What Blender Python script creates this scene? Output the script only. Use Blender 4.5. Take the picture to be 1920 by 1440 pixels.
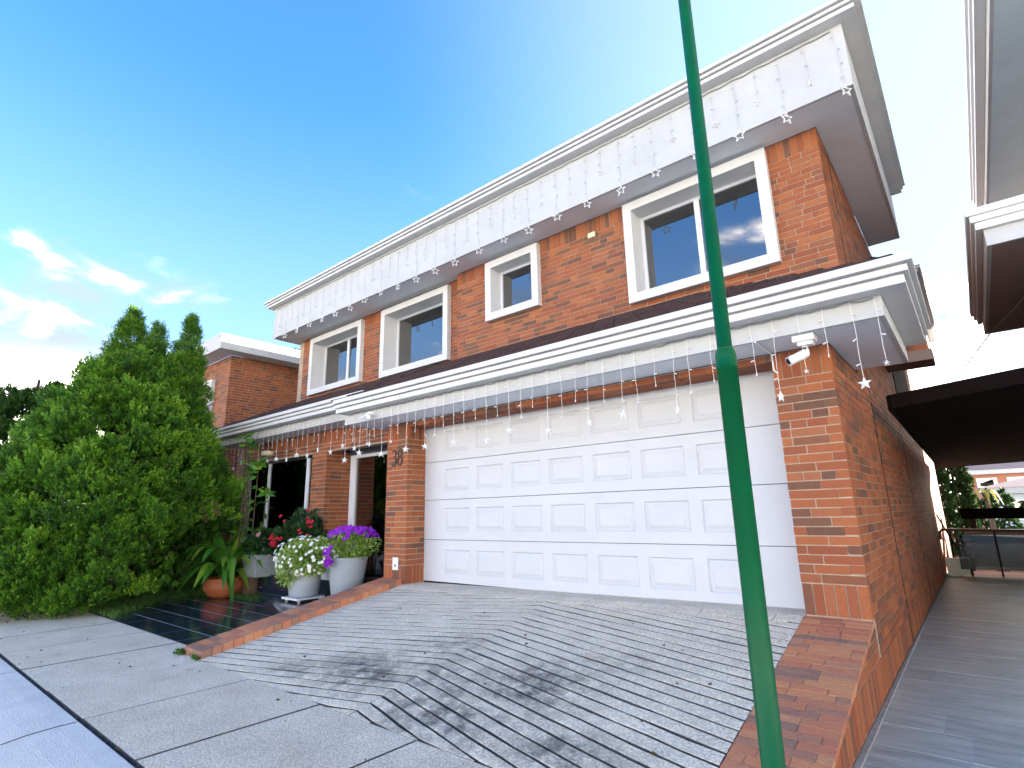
import bpy, math, random
import numpy as np
from mathutils import Matrix, Vector
random.seed(7)
S = bpy.context.scene
COL = S.collection
for o in list(bpy.data.objects):
    bpy.data.objects.remove(o)

# ------------------------------------------------------------------ camera
YAW, PITCH, ROLL, FPX = 0.6941, 0.2341, -0.0215, 1021.7
CAM = Vector((0.7762, -5.2129, 1.4))
cf = Vector((-math.sin(YAW)*math.cos(PITCH), math.cos(YAW)*math.cos(PITCH), math.sin(PITCH)))
cr0 = Vector((math.cos(YAW), math.sin(YAW), 0)); cu0 = cr0.cross(cf)
cr = math.cos(ROLL)*cr0+math.sin(ROLL)*cu0; cu = -math.sin(ROLL)*cr0+math.cos(ROLL)*cu0
cd = bpy.data.cameras.new('camera'); cam = bpy.data.objects.new('camera', cd); COL.objects.link(cam)
cam.matrix_world = Matrix(((cr.x, cu.x, -cf.x, CAM.x), (cr.y, cu.y, -cf.y, CAM.y), (cr.z, cu.z, -cf.z, CAM.z), (0, 0, 0, 1)))
cd.sensor_width = 36; cd.lens = 36*FPX/1920; cd.clip_start = 0.05; cd.clip_end = 2000
S.camera = cam
def proj(p):                                   # used only to decide which bricks show largest
    d = Vector(p)-CAM; z = d.dot(cf)
    if z < 0.1: return None
    return 960+FPX*d.dot(cr)/z, 720-FPX*d.dot(cu)/z, z

# ------------------------------------------------------------------ world, sun, exposure
SUN_EL, SUN_AZ = 18.0, 38.0                    # azimuth clockwise from +Y (behind the house, to the right)
W = bpy.data.worlds.new('World'); S.world = W; W.use_nodes = True
nt = W.node_tree; nt.nodes.clear()
def N(t, kind, **kw):
    n = t.nodes.new(kind)
    for k, v in kw.items():
        if k.startswith('i_'): n.inputs[k[2:].replace('_', ' ')].default_value = v
        else: setattr(n, k, v)
    return n
out = N(nt, 'ShaderNodeOutputWorld'); bg = N(nt, 'ShaderNodeBackground'); bg.inputs['Strength'].default_value = 0.15
sky = N(nt, 'ShaderNodeTexSky'); sky.sky_type = 'NISHITA'; sky.sun_disc = False
sky.sun_elevation = math.radians(SUN_EL); sky.sun_rotation = math.radians(SUN_AZ)
sky.air_density = 1.0; sky.dust_density = 0.6; sky.ozone_density = 1.6; sky.altitude = 900
tc = N(nt, 'ShaderNodeTexCoord'); sp = N(nt, 'ShaderNodeSeparateXYZ')
nt.links.new(tc.outputs['Generated'], sp.inputs[0])
def math_(op, a, b=None, c=None):
    m = N(nt, 'ShaderNodeMath', operation=op)
    for i, v in enumerate((a, b, c)):
        if v is None: continue
        if isinstance(v, (int, float)): m.inputs[i].default_value = v
        else: nt.links.new(v, m.inputs[i])
    return m.outputs[0]
zc = math_('MAXIMUM', sp.outputs['Z'], 0.0)
zz = math_('ADD', zc, 0.22)
cx = math_('DIVIDE', sp.outputs['X'], zz); cy = math_('DIVIDE', sp.outputs['Y'], zz)
cmb = N(nt, 'ShaderNodeCombineXYZ'); nt.links.new(cx, cmb.inputs[0]); nt.links.new(cy, cmb.inputs[1])
mp = N(nt, 'ShaderNodeMapping'); mp.inputs['Location'].default_value = (1.7, 3.1, 0.4); mp.inputs['Scale'].default_value = (1.0, 1.0, 1.0)
nt.links.new(cmb.outputs[0], mp.inputs[0])
nz = N(nt, 'ShaderNodeTexNoise'); nz.inputs['Scale'].default_value = 1.9; nz.inputs['Detail'].default_value = 7; nz.inputs['Roughness'].default_value = 0.52
nt.links.new(mp.outputs[0], nz.inputs['Vector'])
cov = N(nt, 'ShaderNodeMapRange'); cov.inputs['From Min'].default_value = 0.10; cov.inputs['From Max'].default_value = 0.56   # by elevation
cov.inputs['To Min'].default_value = 0.31; cov.inputs['To Max'].default_value = 0.69
nt.links.new(zc, cov.inputs['Value'])
dif = math_('SUBTRACT', nz.outputs['Fac'], cov.outputs[0])
msk = N(nt, 'ShaderNodeMapRange'); msk.interpolation_type = 'SMOOTHSTEP'
msk.inputs['From Min'].default_value = 0.0; msk.inputs['From Max'].default_value = 0.22
nt.links.new(dif, msk.inputs['Value'])
# thin veil that whitens the sky towards the sun
sd = Vector((math.sin(math.radians(SUN_AZ))*math.cos(math.radians(SUN_EL)), math.cos(math.radians(SUN_AZ))*math.cos(math.radians(SUN_EL)), math.sin(math.radians(SUN_EL))))
dt = N(nt, 'ShaderNodeVectorMath', operation='DOT_PRODUCT'); nt.links.new(tc.outputs['Generated'], dt.inputs[0]); dt.inputs[1].default_value = sd
veil = N(nt, 'ShaderNodeMapRange'); veil.interpolation_type = 'SMOOTHSTEP'
veil.inputs['From Min'].default_value = 0.15; veil.inputs['From Max'].default_value = 0.95; veil.inputs['To Max'].default_value = 0.85
nt.links.new(dt.outputs['Value'], veil.inputs['Value'])
n2 = N(nt, 'ShaderNodeTexNoise'); n2.inputs['Scale'].default_value = 4.2; n2.inputs['Detail'].default_value = 5; n2.inputs['Distortion'].default_value = 0.4
nt.links.new(mp.outputs[0], n2.inputs['Vector'])
ccol = N(nt, 'ShaderNodeMix', data_type='RGBA'); ccol.inputs['A'].default_value = (0.52, 0.61, 0.76, 1); ccol.inputs['B'].default_value = (48, 41, 32, 1)
cr2 = N(nt, 'ShaderNodeMapRange'); cr2.interpolation_type = 'SMOOTHSTEP'; cr2.inputs['From Min'].default_value = 0.40; cr2.inputs['From Max'].default_value = 0.80
nt.links.new(n2.outputs['Fac'], cr2.inputs['Value']); nt.links.new(math_('POWER', cr2.outputs[0], 2.6), ccol.inputs['Factor'])
gain = N(nt, 'ShaderNodeVectorMath', operation='MULTIPLY'); gain.inputs[1].default_value = (0.155, 0.315, 0.50)
nt.links.new(sky.outputs[0], gain.inputs[0])
mxv = N(nt, 'ShaderNodeMix', data_type='RGBA'); mxv.inputs['B'].default_value = (0.74, 0.87, 0.90, 1)
hz = N(nt, 'ShaderNodeMapRange'); hz.interpolation_type = 'SMOOTHSTEP'                  # pale air low over the horizon, all round
hz.inputs['From Min'].default_value = 0.66; hz.inputs['From Max'].default_value = 0.02; hz.inputs['To Max'].default_value = 0.85
nt.links.new(zc, hz.inputs['Value'])
mxh = N(nt, 'ShaderNodeMix', data_type='RGBA'); mxh.inputs['B'].default_value = (0.56, 0.72, 0.82, 1)
nt.links.new(hz.outputs[0], mxh.inputs['Factor']); nt.links.new(gain.outputs[0], mxh.inputs['A'])
lo = N(nt, 'ShaderNodeMapRange'); lo.interpolation_type = 'SMOOTHSTEP'                  # bright band right on the horizon
lo.inputs['From Min'].default_value = 0.26; lo.inputs['From Max'].default_value = 0.0
nt.links.new(zc, lo.inputs['Value'])
mxl = N(nt, 'ShaderNodeMix', data_type='RGBA'); mxl.inputs['B'].default_value = (7.4, 6.8, 5.9, 1)
nt.links.new(veil.outputs[0], mxv.inputs['Factor']); nt.links.new(mxh.outputs['Result'], mxv.inputs['A'])
mx = N(nt, 'ShaderNodeMix', data_type='RGBA')
nt.links.new(msk.outputs[0], mx.inputs['Factor']); nt.links.new(mxv.outputs['Result'], mx.inputs['A']); nt.links.new(ccol.outputs['Result'], mx.inputs['B'])
nt.links.new(lo.outputs[0], mxl.inputs['Factor']); nt.links.new(mx.outputs['Result'], mxl.inputs['A'])
nt.links.new(mxl.outputs['Result'], bg.inputs['Color']); nt.links.new(bg.outputs[0], out.inputs[0])

sl = bpy.data.lights.new('sun', 'SUN'); sl.energy = 4.5; sl.angle = math.radians(0.5); sl.color = (1, 0.93, 0.82)
so = bpy.data.objects.new('sun', sl); COL.objects.link(so)
so.rotation_euler = (-sd).to_track_quat('-Z', 'Y').to_euler(); so.location = (30, 30, 40)
S.view_settings.view_transform = 'Standard'; S.view_settings.look = 'None'
S.view_settings.exposure = 3.25; S.view_settings.gamma = 1; S.view_settings.use_curve_mapping = False
S.render.engine = 'CYCLES'

# ------------------------------------------------------------------ materials
MATS = {}
def mat(name, col, rough=0.7, spec=0.5, var=None, vscale=6.0, bump=0.0, bscale=40.0, rnd=None, metallic=0.0, rndamt=None, coat=0.0, detail=5, stretch=None):
    """procedural principled: col base, var second colour mixed by noise, rnd list of (pos,colour) ramp by per-piece random"""
    m = bpy.data.materials.new(name); m.use_nodes = True; t = m.node_tree
    b = t.nodes['Principled BSDF']; b.inputs['Roughness'].default_value = rough; b.inputs['Specular IOR Level'].default_value = spec
    b.inputs['Metallic'].default_value = metallic; b.inputs['Coat Weight'].default_value = coat
    L = t.links.new
    geo = N(t, 'ShaderNodeNewGeometry'); pos = geo.outputs['Position']
    if stretch:
        mpn = N(t, 'ShaderNodeMapping'); mpn.inputs['Scale'].default_value = stretch; L(pos, mpn.inputs[0]); pos = mpn.outputs[0]
    cur = None
    if rnd:
        at = N(t, 'ShaderNodeAttribute', attribute_name='rnd'); oi = N(t, 'ShaderNodeObjectInfo')
        ad = N(t, 'ShaderNodeMath', operation='ADD'); L(at.outputs['Fac'], ad.inputs[0]); L(oi.outputs['Random'], ad.inputs[1])
        fr = N(t, 'ShaderNodeMath', operation='FRACT'); L(ad.outputs[0], fr.inputs[0])
        rp = N(t, 'ShaderNodeValToRGB'); e = rp.color_ramp.elements
        while len(e) < len(rnd): e.new(0.5)
        for i, (p, c) in enumerate(rnd): e[i].position = p; e[i].color = (*c, 1)
        L(fr.outputs[0], rp.inputs[0]); cur = rp.outputs[0]
    if var:
        nn = N(t, 'ShaderNodeTexNoise'); nn.inputs['Scale'].default_value = vscale; nn.inputs['Detail'].default_value = detail; nn.inputs['Roughness'].default_value = 0.65
        L(pos, nn.inputs['Vector'])
        mr = N(t, 'ShaderNodeMapRange'); mr.inputs['From Min'].default_value = 0.35; mr.inputs['From Max'].default_value = 0.7; L(nn.outputs['Fac'], mr.inputs['Value'])
        mi = N(t, 'ShaderNodeMix', data_type='RGBA'); mi.inputs['B'].default_value = (*var, 1)
        if cur is None: mi.inputs['A'].default_value = (*col, 1); L(mr.outputs[0], mi.inputs['Factor'])
        else:
            L(cur, mi.inputs['A']); sc = N(t, 'ShaderNodeMath', operation='MULTIPLY'); sc.inputs[1].default_value = 0.4
            L(mr.outputs[0], sc.inputs[0]); L(sc.outputs[0], mi.inputs['Factor'])
        cur = mi.outputs['Result']
    if cur is None: b.inputs['Base Color'].default_value = (*col, 1)
    else: L(cur, b.inputs['Base Color'])
    if bump:
        bn = N(t, 'ShaderNodeTexNoise'); bn.inputs['Scale'].default_value = bscale; bn.inputs['Detail'].default_value = 6; L(pos, bn.inputs['Vector'])
        bp = N(t, 'ShaderNodeBump'); bp.inputs['Strength'].default_value = bump; bp.inputs['Distance'].default_value = 0.02
        L(bn.outputs['Fac'], bp.inputs['Height']); L(bp.outputs[0], b.inputs['Normal'])
    MATS[name] = m; return m
def rampmat(m, sock, fac_out, pts):
    t = m.node_tree; rp = N(t, 'ShaderNodeValToRGB'); e = rp.color_ramp.elements
    while len(e) < len(pts): e.new(0.5)
    for i, (p, c) in enumerate(pts): e[i].position = p; e[i].color = (*c, 1)
    t.links.new(fac_out, rp.inputs[0]); t.links.new(rp.outputs[0], sock); return rp

BR = [(0.0, (0.34, 0.098, 0.032)), (0.15, (0.40, 0.128, 0.042)), (0.28, (0.31, 0.084, 0.029)), (0.42, (0.26, 0.068, 0.027)), (0.54, (0.38, 0.130, 0.052)), (0.62, (0.21, 0.076, 0.038)), (0.72, (0.115, 0.056, 0.036)), (0.81, (0.17, 0.077, 0.042)), (0.91, (0.30, 0.086, 0.031)), (1.0, (0.33, 0.094, 0.032))]
brick_m = mat('brick_clay', (0.4, 0.12, 0.05), 0.75, 0.35, var=(0.23, 0.085, 0.045), vscale=22, bump=0.35, bscale=70, rnd=BR)
paver_m = mat('brick_paver', (0.4, 0.12, 0.05), 0.85, 0.2, var=(0.44, 0.22, 0.13), vscale=9, bump=0.4, bscale=60, rnd=[(p, (min(0.56, c[0]*1.4+0.07), c[1]*1.65+0.04, c[2]*1.9+0.035)) for p, c in BR])
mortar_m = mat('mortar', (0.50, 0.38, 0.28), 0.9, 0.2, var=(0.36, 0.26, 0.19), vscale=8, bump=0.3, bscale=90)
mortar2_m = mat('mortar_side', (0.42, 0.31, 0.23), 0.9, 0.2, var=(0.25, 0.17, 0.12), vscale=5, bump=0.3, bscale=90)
white_m = mat('white_paint', (0.66, 0.65, 0.64), 0.55, 0.4, var=(0.60, 0.59, 0.575), vscale=3, bump=0.06, bscale=30)
fascia_m = mat('white_fascia', (0.53, 0.53, 0.525), 0.65, 0.3, var=(0.47, 0.468, 0.46), vscale=2.5, bump=0.1, bscale=25)
soffit_m = mat('grey_soffit', (0.76, 0.79, 0.82), 0.85, 0.2, var=(0.70, 0.72, 0.74), vscale=1.6, bump=0.08, bscale=40)
white2_m = mat('bright_white_paint', (0.82, 0.83, 0.83), 0.6, 0.4, var=(0.76, 0.77, 0.77), vscale=2)
nsoffit_m = mat('neighbour_soffit', (0.66, 0.80, 0.86), 0.85, 0.2, var=(0.60, 0.72, 0.77), vscale=1.6, bump=0.08, bscale=40)
brownsoffit_m = mat('brown_soffit', (0.34, 0.25, 0.23), 0.75, 0.25, var=(0.28, 0.20, 0.18), vscale=2.5, bump=0.08, bscale=40)
door_m = mat('door_enamel', (0.565, 0.57, 0.59), 0.5, 0.35, var=(0.53, 0.535, 0.55), vscale=2, bump=0.05, bscale=120)
tile_m = mat('roof_slate', (0.045, 0.028, 0.026), 0.85, 0.15, var=(0.075, 0.05, 0.046), vscale=12, bump=0.25, bscale=50, rnd=[(0, (0.035, 0.020, 0.019)), (0.5, (0.06, 0.036, 0.033)), (1, (0.045, 0.028, 0.03))])
green_m = mat('green_enamel', (0.0, 0.098, 0.031), 0.42, 0.2, var=(0.002, 0.074, 0.026), vscale=5, bump=0.04, bscale=60)
black_m = mat('black_metal', (0.004, 0.004, 0.0045), 0.6, 0.2)
steel_m = mat('dark_steel', (0.10, 0.095, 0.09), 0.35, 0.5, metallic=0.6)
darkwood_m = mat('dark_wood', (0.011, 0.006, 0.005), 0.9, 0.08, var=(0.006, 0.004, 0.0035), vscale=6, bump=0.2, bscale=40, stretch=(1, 0.15, 1))
asph_m = mat('road_concrete', (0.66, 0.64, 0.60), 0.85, 0.3, var=(0.54, 0.52, 0.48), vscale=2.2, bump=0.5, bscale=90)
ground_m = mat('ground_earth', (0.16, 0.15, 0.11), 0.95, 0.2, var=(0.09, 0.10, 0.05), vscale=0.4, bump=0.3, bscale=8)
soil_m = mat('soil', (0.085, 0.075, 0.035), 0.95, 0.2, var=(0.05, 0.07, 0.018), vscale=3, bump=0.6, bscale=40)
ptile_m = mat('black_porch_tile', (0.018, 0.027, 0.042), 0.13, 0.6, var=(0.026, 0.031, 0.04), vscale=3, bump=0.03, bscale=20)
grout_m = mat('pale_grout', (0.42, 0.41, 0.40), 0.9, 0.2)
pathgrout_m = mat('path_grout', (0.5, 0.5, 0.5), 0.9, 0.2)
cement_m = mat('cement_strip', (0.40, 0.385, 0.35), 0.9, 0.2, var=(0.25, 0.24, 0.21), vscale=9, bump=0.6, bscale=50)
terra_m = mat('terracotta', (0.44, 0.125, 0.05), 0.55, 0.4, var=(0.33, 0.10, 0.045), vscale=5, bump=0.1, bscale=30)
greypot_m = mat('grey_plastic_pot', (0.36, 0.40, 0.45), 0.45, 0.4, var=(0.31, 0.35, 0.40), vscale=4, bump=0.03, bscale=40)
concpot_m = mat('concrete_planter', (0.34, 0.36, 0.35), 0.85, 0.3, var=(0.22, 0.25, 0.23), vscale=7, bump=0.3, bscale=40)
brownpot_m = mat('brown_pot', (0.13, 0.085, 0.055), 0.7, 0.3, var=(0.09, 0.06, 0.04), vscale=6)
whitepot_m = mat('white_pot', (0.70, 0.71, 0.74), 0.5, 0.4)
cctv_m = mat('white_plastic', (0.80, 0.80, 0.79), 0.35, 0.5)
wire_m = mat('pale_wire', (0.72, 0.69, 0.64), 0.5, 0.4)
star_m = mat('clear_star_plastic', (0.78, 0.77, 0.74), 0.25, 0.6)
cable_m = mat('grey_cable', (0.22, 0.22, 0.215), 0.6, 0.3)
num_m = mat('dark_number', (0.03, 0.02, 0.018), 0.5, 0.4)
bark_m = mat('bark', (0.12, 0.08, 0.055), 0.9, 0.2, var=(0.06, 0.04, 0.03), vscale=10, bump=0.6, bscale=30)
dark_m = mat('dark_interior', (0.018, 0.017, 0.018), 0.9, 0.1)
curtain_m = mat('grey_blind', (0.34, 0.36, 0.40), 0.85, 0.2)
beige_m = mat('beige_plaster', (0.42, 0.34, 0.24), 0.85, 0.2, var=(0.36, 0.28, 0.2), vscale=1.2)
frame_m = mat('white_aluminium', (0.74, 0.75, 0.77), 0.35, 0.5)
greytr_m = mat('grey_transom', (0.10, 0.10, 0.105), 0.6, 0.4)
lampcream_m = mat('cream_lamp', (0.72, 0.66, 0.45), 0.5, 0.4)
def leafmat(name, ramp, rough=0.55, trans=0.25):
    m = bpy.data.materials.new(name); m.use_nodes = True; t = m.node_tree; b = t.nodes['Principled BSDF']
    b.inputs['Roughness'].default_value = rough; b.inputs['Specular IOR Level'].default_value = 0.35
    at = N(t, 'ShaderNodeAttribute', attribute_name='rnd')
    rp = rampmat(m, b.inputs['Base Color'], at.outputs['Fac'], ramp)
    tr = N(t, 'ShaderNodeBsdfTranslucent'); t.links.new(rp.outputs[0], tr.inputs['Color'])
    ms = N(t, 'ShaderNodeMixShader'); ms.inputs[0].default_value = trans
    t.links.new(b.outputs[0], ms.inputs[1]); t.links.new(tr.outputs[0], ms.inputs[2])
    t.links.new(ms.outputs[0], t.nodes['Material Output'].inputs[0]); return m
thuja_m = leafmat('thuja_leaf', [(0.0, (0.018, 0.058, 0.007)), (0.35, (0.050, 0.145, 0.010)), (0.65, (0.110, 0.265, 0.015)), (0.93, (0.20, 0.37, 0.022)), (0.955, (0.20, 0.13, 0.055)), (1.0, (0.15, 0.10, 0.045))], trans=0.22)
dkthuja_m = leafmat('dark_thuja_leaf', [(0.0, (0.018, 0.055, 0.008)), (0.5, (0.05, 0.13, 0.012)), (1.0, (0.09, 0.20, 0.02))])
cyp_m = leafmat('cypress_leaf', [(0.0, (0.015, 0.042, 0.012)), (0.6, (0.026, 0.065, 0.016)), (1.0, (0.045, 0.085, 0.02))])
pet_m = leafmat('petunia_leaf', [(0.0, (0.15, 0.26, 0.04)), (0.5, (0.26, 0.40, 0.07)), (1.0, (0.42, 0.52, 0.16))])
dkleaf_m = leafmat('shrub_leaf', [(0.0, (0.012, 0.04, 0.012)), (0.6, (0.025, 0.08, 0.018)), (1.0, (0.05, 0.11, 0.025))])
strap_m = leafmat('strap_leaf', [(0.0, (0.035, 0.14, 0.015)), (0.6, (0.07, 0.22, 0.02)), (1.0, (0.20, 0.34, 0.03))], rough=0.4)
grass_m = leafmat('grass_blade', [(0.0, (0.03, 0.10, 0.012)), (0.6, (0.055, 0.15, 0.02)), (1.0, (0.12, 0.16, 0.04))])
whitefl_m = leafmat('white_petal', [(0.0, (0.75, 0.76, 0.68)), (1.0, (0.85, 0.85, 0.82))])
purplefl_m = leafmat('purple_petal', [(0.0, (0.22, 0.010, 0.42)), (1.0, (0.40, 0.03, 0.55))])
redfl_m = leafmat('red_petal', [(0.0, (0.42, 0.008, 0.02)), (1.0, (0.60, 0.03, 0.06))])
farleaf_m = leafmat('far_tree_leaf', [(0.0, (0.05, 0.07, 0.03)), (1.0, (0.10, 0.12, 0.05))])
palm_m = leafmat('yellow_frond', [(0.0, (0.16, 0.14, 0.03)), (1.0, (0.24, 0.20, 0.05))])
def glassmat(name, tint, ior=1.7, rough=0.0, thru=0.6):
    m = bpy.data.materials.new(name); m.use_nodes = True; t = m.node_tree; t.nodes.remove(t.nodes['Principled BSDF'])
    fr = N(t, 'ShaderNodeFresnel'); fr.inputs[0].default_value = ior
    tp = N(t, 'ShaderNodeBsdfTransparent'); tp.inputs[0].default_value = (*[c*thru for c in tint], 1)
    gl = N(t, 'ShaderNodeBsdfGlossy'); gl.inputs['Roughness'].default_value = rough; gl.inputs['Color'].default_value = (0.95, 0.93, 0.88, 1)
    ms = N(t, 'ShaderNodeMixShader'); t.links.new(fr.outputs[0], ms.inputs[0]); t.links.new(tp.outputs[0], ms.inputs[1]); t.links.new(gl.outputs[0], ms.inputs[2])
    t.links.new(ms.outputs[0], t.nodes['Material Output'].inputs[0]); return m
glass_m = glassmat('tinted_window_glass', (0.5, 0.52, 0.58), 2.7)
clearglass_m = glassmat('clear_window_glass', (0.92, 0.95, 0.97), 1.5, thru=0.95)
railglass_m = glassmat('railing_glass', (0.55, 0.68, 0.68), 1.6)
def slabmat():
    m = mat('sidewalk_concrete', (0.82, 0.71, 0.55), 0.9, 0.25, var=(0.67, 0.555, 0.415), vscale=2.0, bump=0.7, bscale=110)
    t = m.node_tree; b = t.nodes['Principled BSDF']; src = b.inputs['Base Color'].links[0].from_socket
    geo = t.nodes.new('ShaderNodeNewGeometry')
    v = N(t, 'ShaderNodeTexNoise'); v.inputs['Scale'].default_value = 75; v.inputs['Detail'].default_value = 3; t.links.new(geo.outputs['Position'], v.inputs['Vector'])
    r = N(t, 'ShaderNodeMapRange'); r.inputs['From Min'].default_value = 0.38; r.inputs['From Max'].default_value = 0.62; r.inputs['To Min'].default_value = 0.72; r.inputs['To Max'].default_value = 1.22
    t.links.new(v.outputs['Fac'], r.inputs['Value'])
    mm = N(t, 'ShaderNodeMix', data_type='RGBA', blend_type='MULTIPLY'); mm.inputs['Factor'].default_value = 1.0
    t.links.new(src, mm.inputs['A']); t.links.new(r.outputs[0], mm.inputs['B'])
    s = N(t, 'ShaderNodeTexNoise'); s.inputs['Scale'].default_value = 3.1; s.inputs['Detail'].default_value = 6; t.links.new(geo.outputs['Position'], s.inputs['Vector'])
    sr = N(t, 'ShaderNodeMapRange'); sr.inputs['From Min'].default_value = 0.66; sr.inputs['From Max'].default_value = 0.74; sr.inputs['To Max'].default_value = 0.7; t.links.new(s.outputs['Fac'], sr.inputs['Value'])
    m2 = N(t, 'ShaderNodeMix', data_type='RGBA'); m2.inputs['B'].default_value = (0.10, 0.095, 0.09, 1); t.links.new(sr.outputs[0], m2.inputs['Factor']); t.links.new(mm.outputs['Result'], m2.inputs['A'])
    t.links.new(m2.outputs['Result'], b.inputs['Base Color']); return m
slab_m = slabmat()
def drivemat():
    m = mat('driveway_concrete', (0.73, 0.655, 0.52), 0.9, 0.25, var=(0.60, 0.53, 0.42), vscale=3.5, bump=0.8, bscale=70)
    t = m.node_tree; b = t.nodes['Principled BSDF']; src = b.inputs['Base Color'].links[0].from_socket
    geo = t.nodes.new('ShaderNodeNewGeometry'); L = t.links.new
    total = None                                                     # tyre and oil stains with places of their own
    for (x, y, rx, ry, w) in [(-3.6, -2.1, 0.7, 0.45, 1.0), (-1.95, -1.75, 0.6, 0.5, 1.0), (-2.35, -2.35, 0.75, 0.4, 0.95), (-3.1, -1.4, 0.5, 0.35, 0.6), (-2.75, -1.95, 0.7, 0.45, 0.75), (-1.6, -1.25, 0.4, 0.3, 0.45), (-1.3, -2.35, 0.5, 0.35, 0.8), (-4.3, -2.3, 0.5, 0.25, 0.6)]:
        mpn = N(t, 'ShaderNodeMapping'); mpn.inputs['Location'].default_value = (-x/rx, -y/ry, 0); mpn.inputs['Scale'].default_value = (1/rx, 1/ry, 0)
        L(geo.outputs['Position'], mpn.inputs[0])
        ln = N(t, 'ShaderNodeVectorMath', operation='LENGTH'); L(mpn.outputs[0], ln.inputs[0])
        r = N(t, 'ShaderNodeMapRange'); r.interpolation_type = 'SMOOTHSTEP'; r.inputs['From Min'].default_value = 1.25; r.inputs['From Max'].default_value = 0.2; r.inputs['To Max'].default_value = w; L(ln.outputs['Value'], r.inputs['Value'])
        if total is None: total = r.outputs[0]
        else:
            mxn = N(t, 'ShaderNodeMath', operation='MAXIMUM'); L(total, mxn.inputs[0]); L(r.outputs[0], mxn.inputs[1]); total = mxn.outputs[0]
    nn = N(t, 'ShaderNodeTexNoise'); nn.inputs['Scale'].default_value = 7; nn.inputs['Detail'].default_value = 8; nn.inputs['Roughness'].default_value = 0.7; L(geo.outputs['Position'], nn.inputs['Vector'])
    nr = N(t, 'ShaderNodeMapRange'); nr.inputs['From Min'].default_value = 0.36; nr.inputs['From Max'].default_value = 0.62; L(nn.outputs['Fac'], nr.inputs['Value'])
    mu = N(t, 'ShaderNodeMath', operation='MULTIPLY'); L(total, mu.inputs[0]); L(nr.outputs[0], mu.inputs[1])
    mu2 = N(t, 'ShaderNodeMath', operation='MULTIPLY'); L(mu.outputs[0], mu2.inputs[0]); mu2.inputs[1].default_value = 0.9
    sp_ = N(t, 'ShaderNodeTexNoise'); sp_.inputs['Scale'].default_value = 60; L(geo.outputs['Position'], sp_.inputs['Vector'])
    s2 = N(t, 'ShaderNodeMapRange'); s2.inputs['From Min'].default_value = 0.35; s2.inputs['From Max'].default_value = 0.65; s2.inputs['To Min'].default_value = 0.78; s2.inputs['To Max'].default_value = 1.2; L(sp_.outputs['Fac'], s2.inputs['Value'])
    m1 = N(t, 'ShaderNodeMix', data_type='RGBA', blend_type='MULTIPLY'); m1.inputs['Factor'].default_value = 1; L(src, m1.inputs['A']); L(s2.outputs[0], m1.inputs['B'])
    m2 = N(t, 'ShaderNodeMix', data_type='RGBA'); m2.inputs['B'].default_value = (0.045, 0.046, 0.05, 1); L(mu2.outputs[0], m2.inputs['Factor']); L(m1.outputs['Result'], m2.inputs['A'])
    L(m2.outputs['Result'], b.inputs['Base Color']); return m
drive_m = drivemat()
groove_m = mat('driveway_groove', (0.07, 0.066, 0.062), 0.95, 0.1, var=(0.16, 0.15, 0.135), vscale=12)
def pathmat():
    m = mat('slate_plank_tile', (0.30, 0.325, 0.28), 0.45, 0.45, bump=0.3, bscale=7, stretch=(0.8, 4.5, 1), rnd=[(0, (0.22, 0.245, 0.22)), (0.5, (0.34, 0.365, 0.32)), (1, (0.28, 0.30, 0.26))], var=(0.84, 0.87, 0.76), vscale=2.6, detail=9)
    return m
path_m = pathmat()

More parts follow.
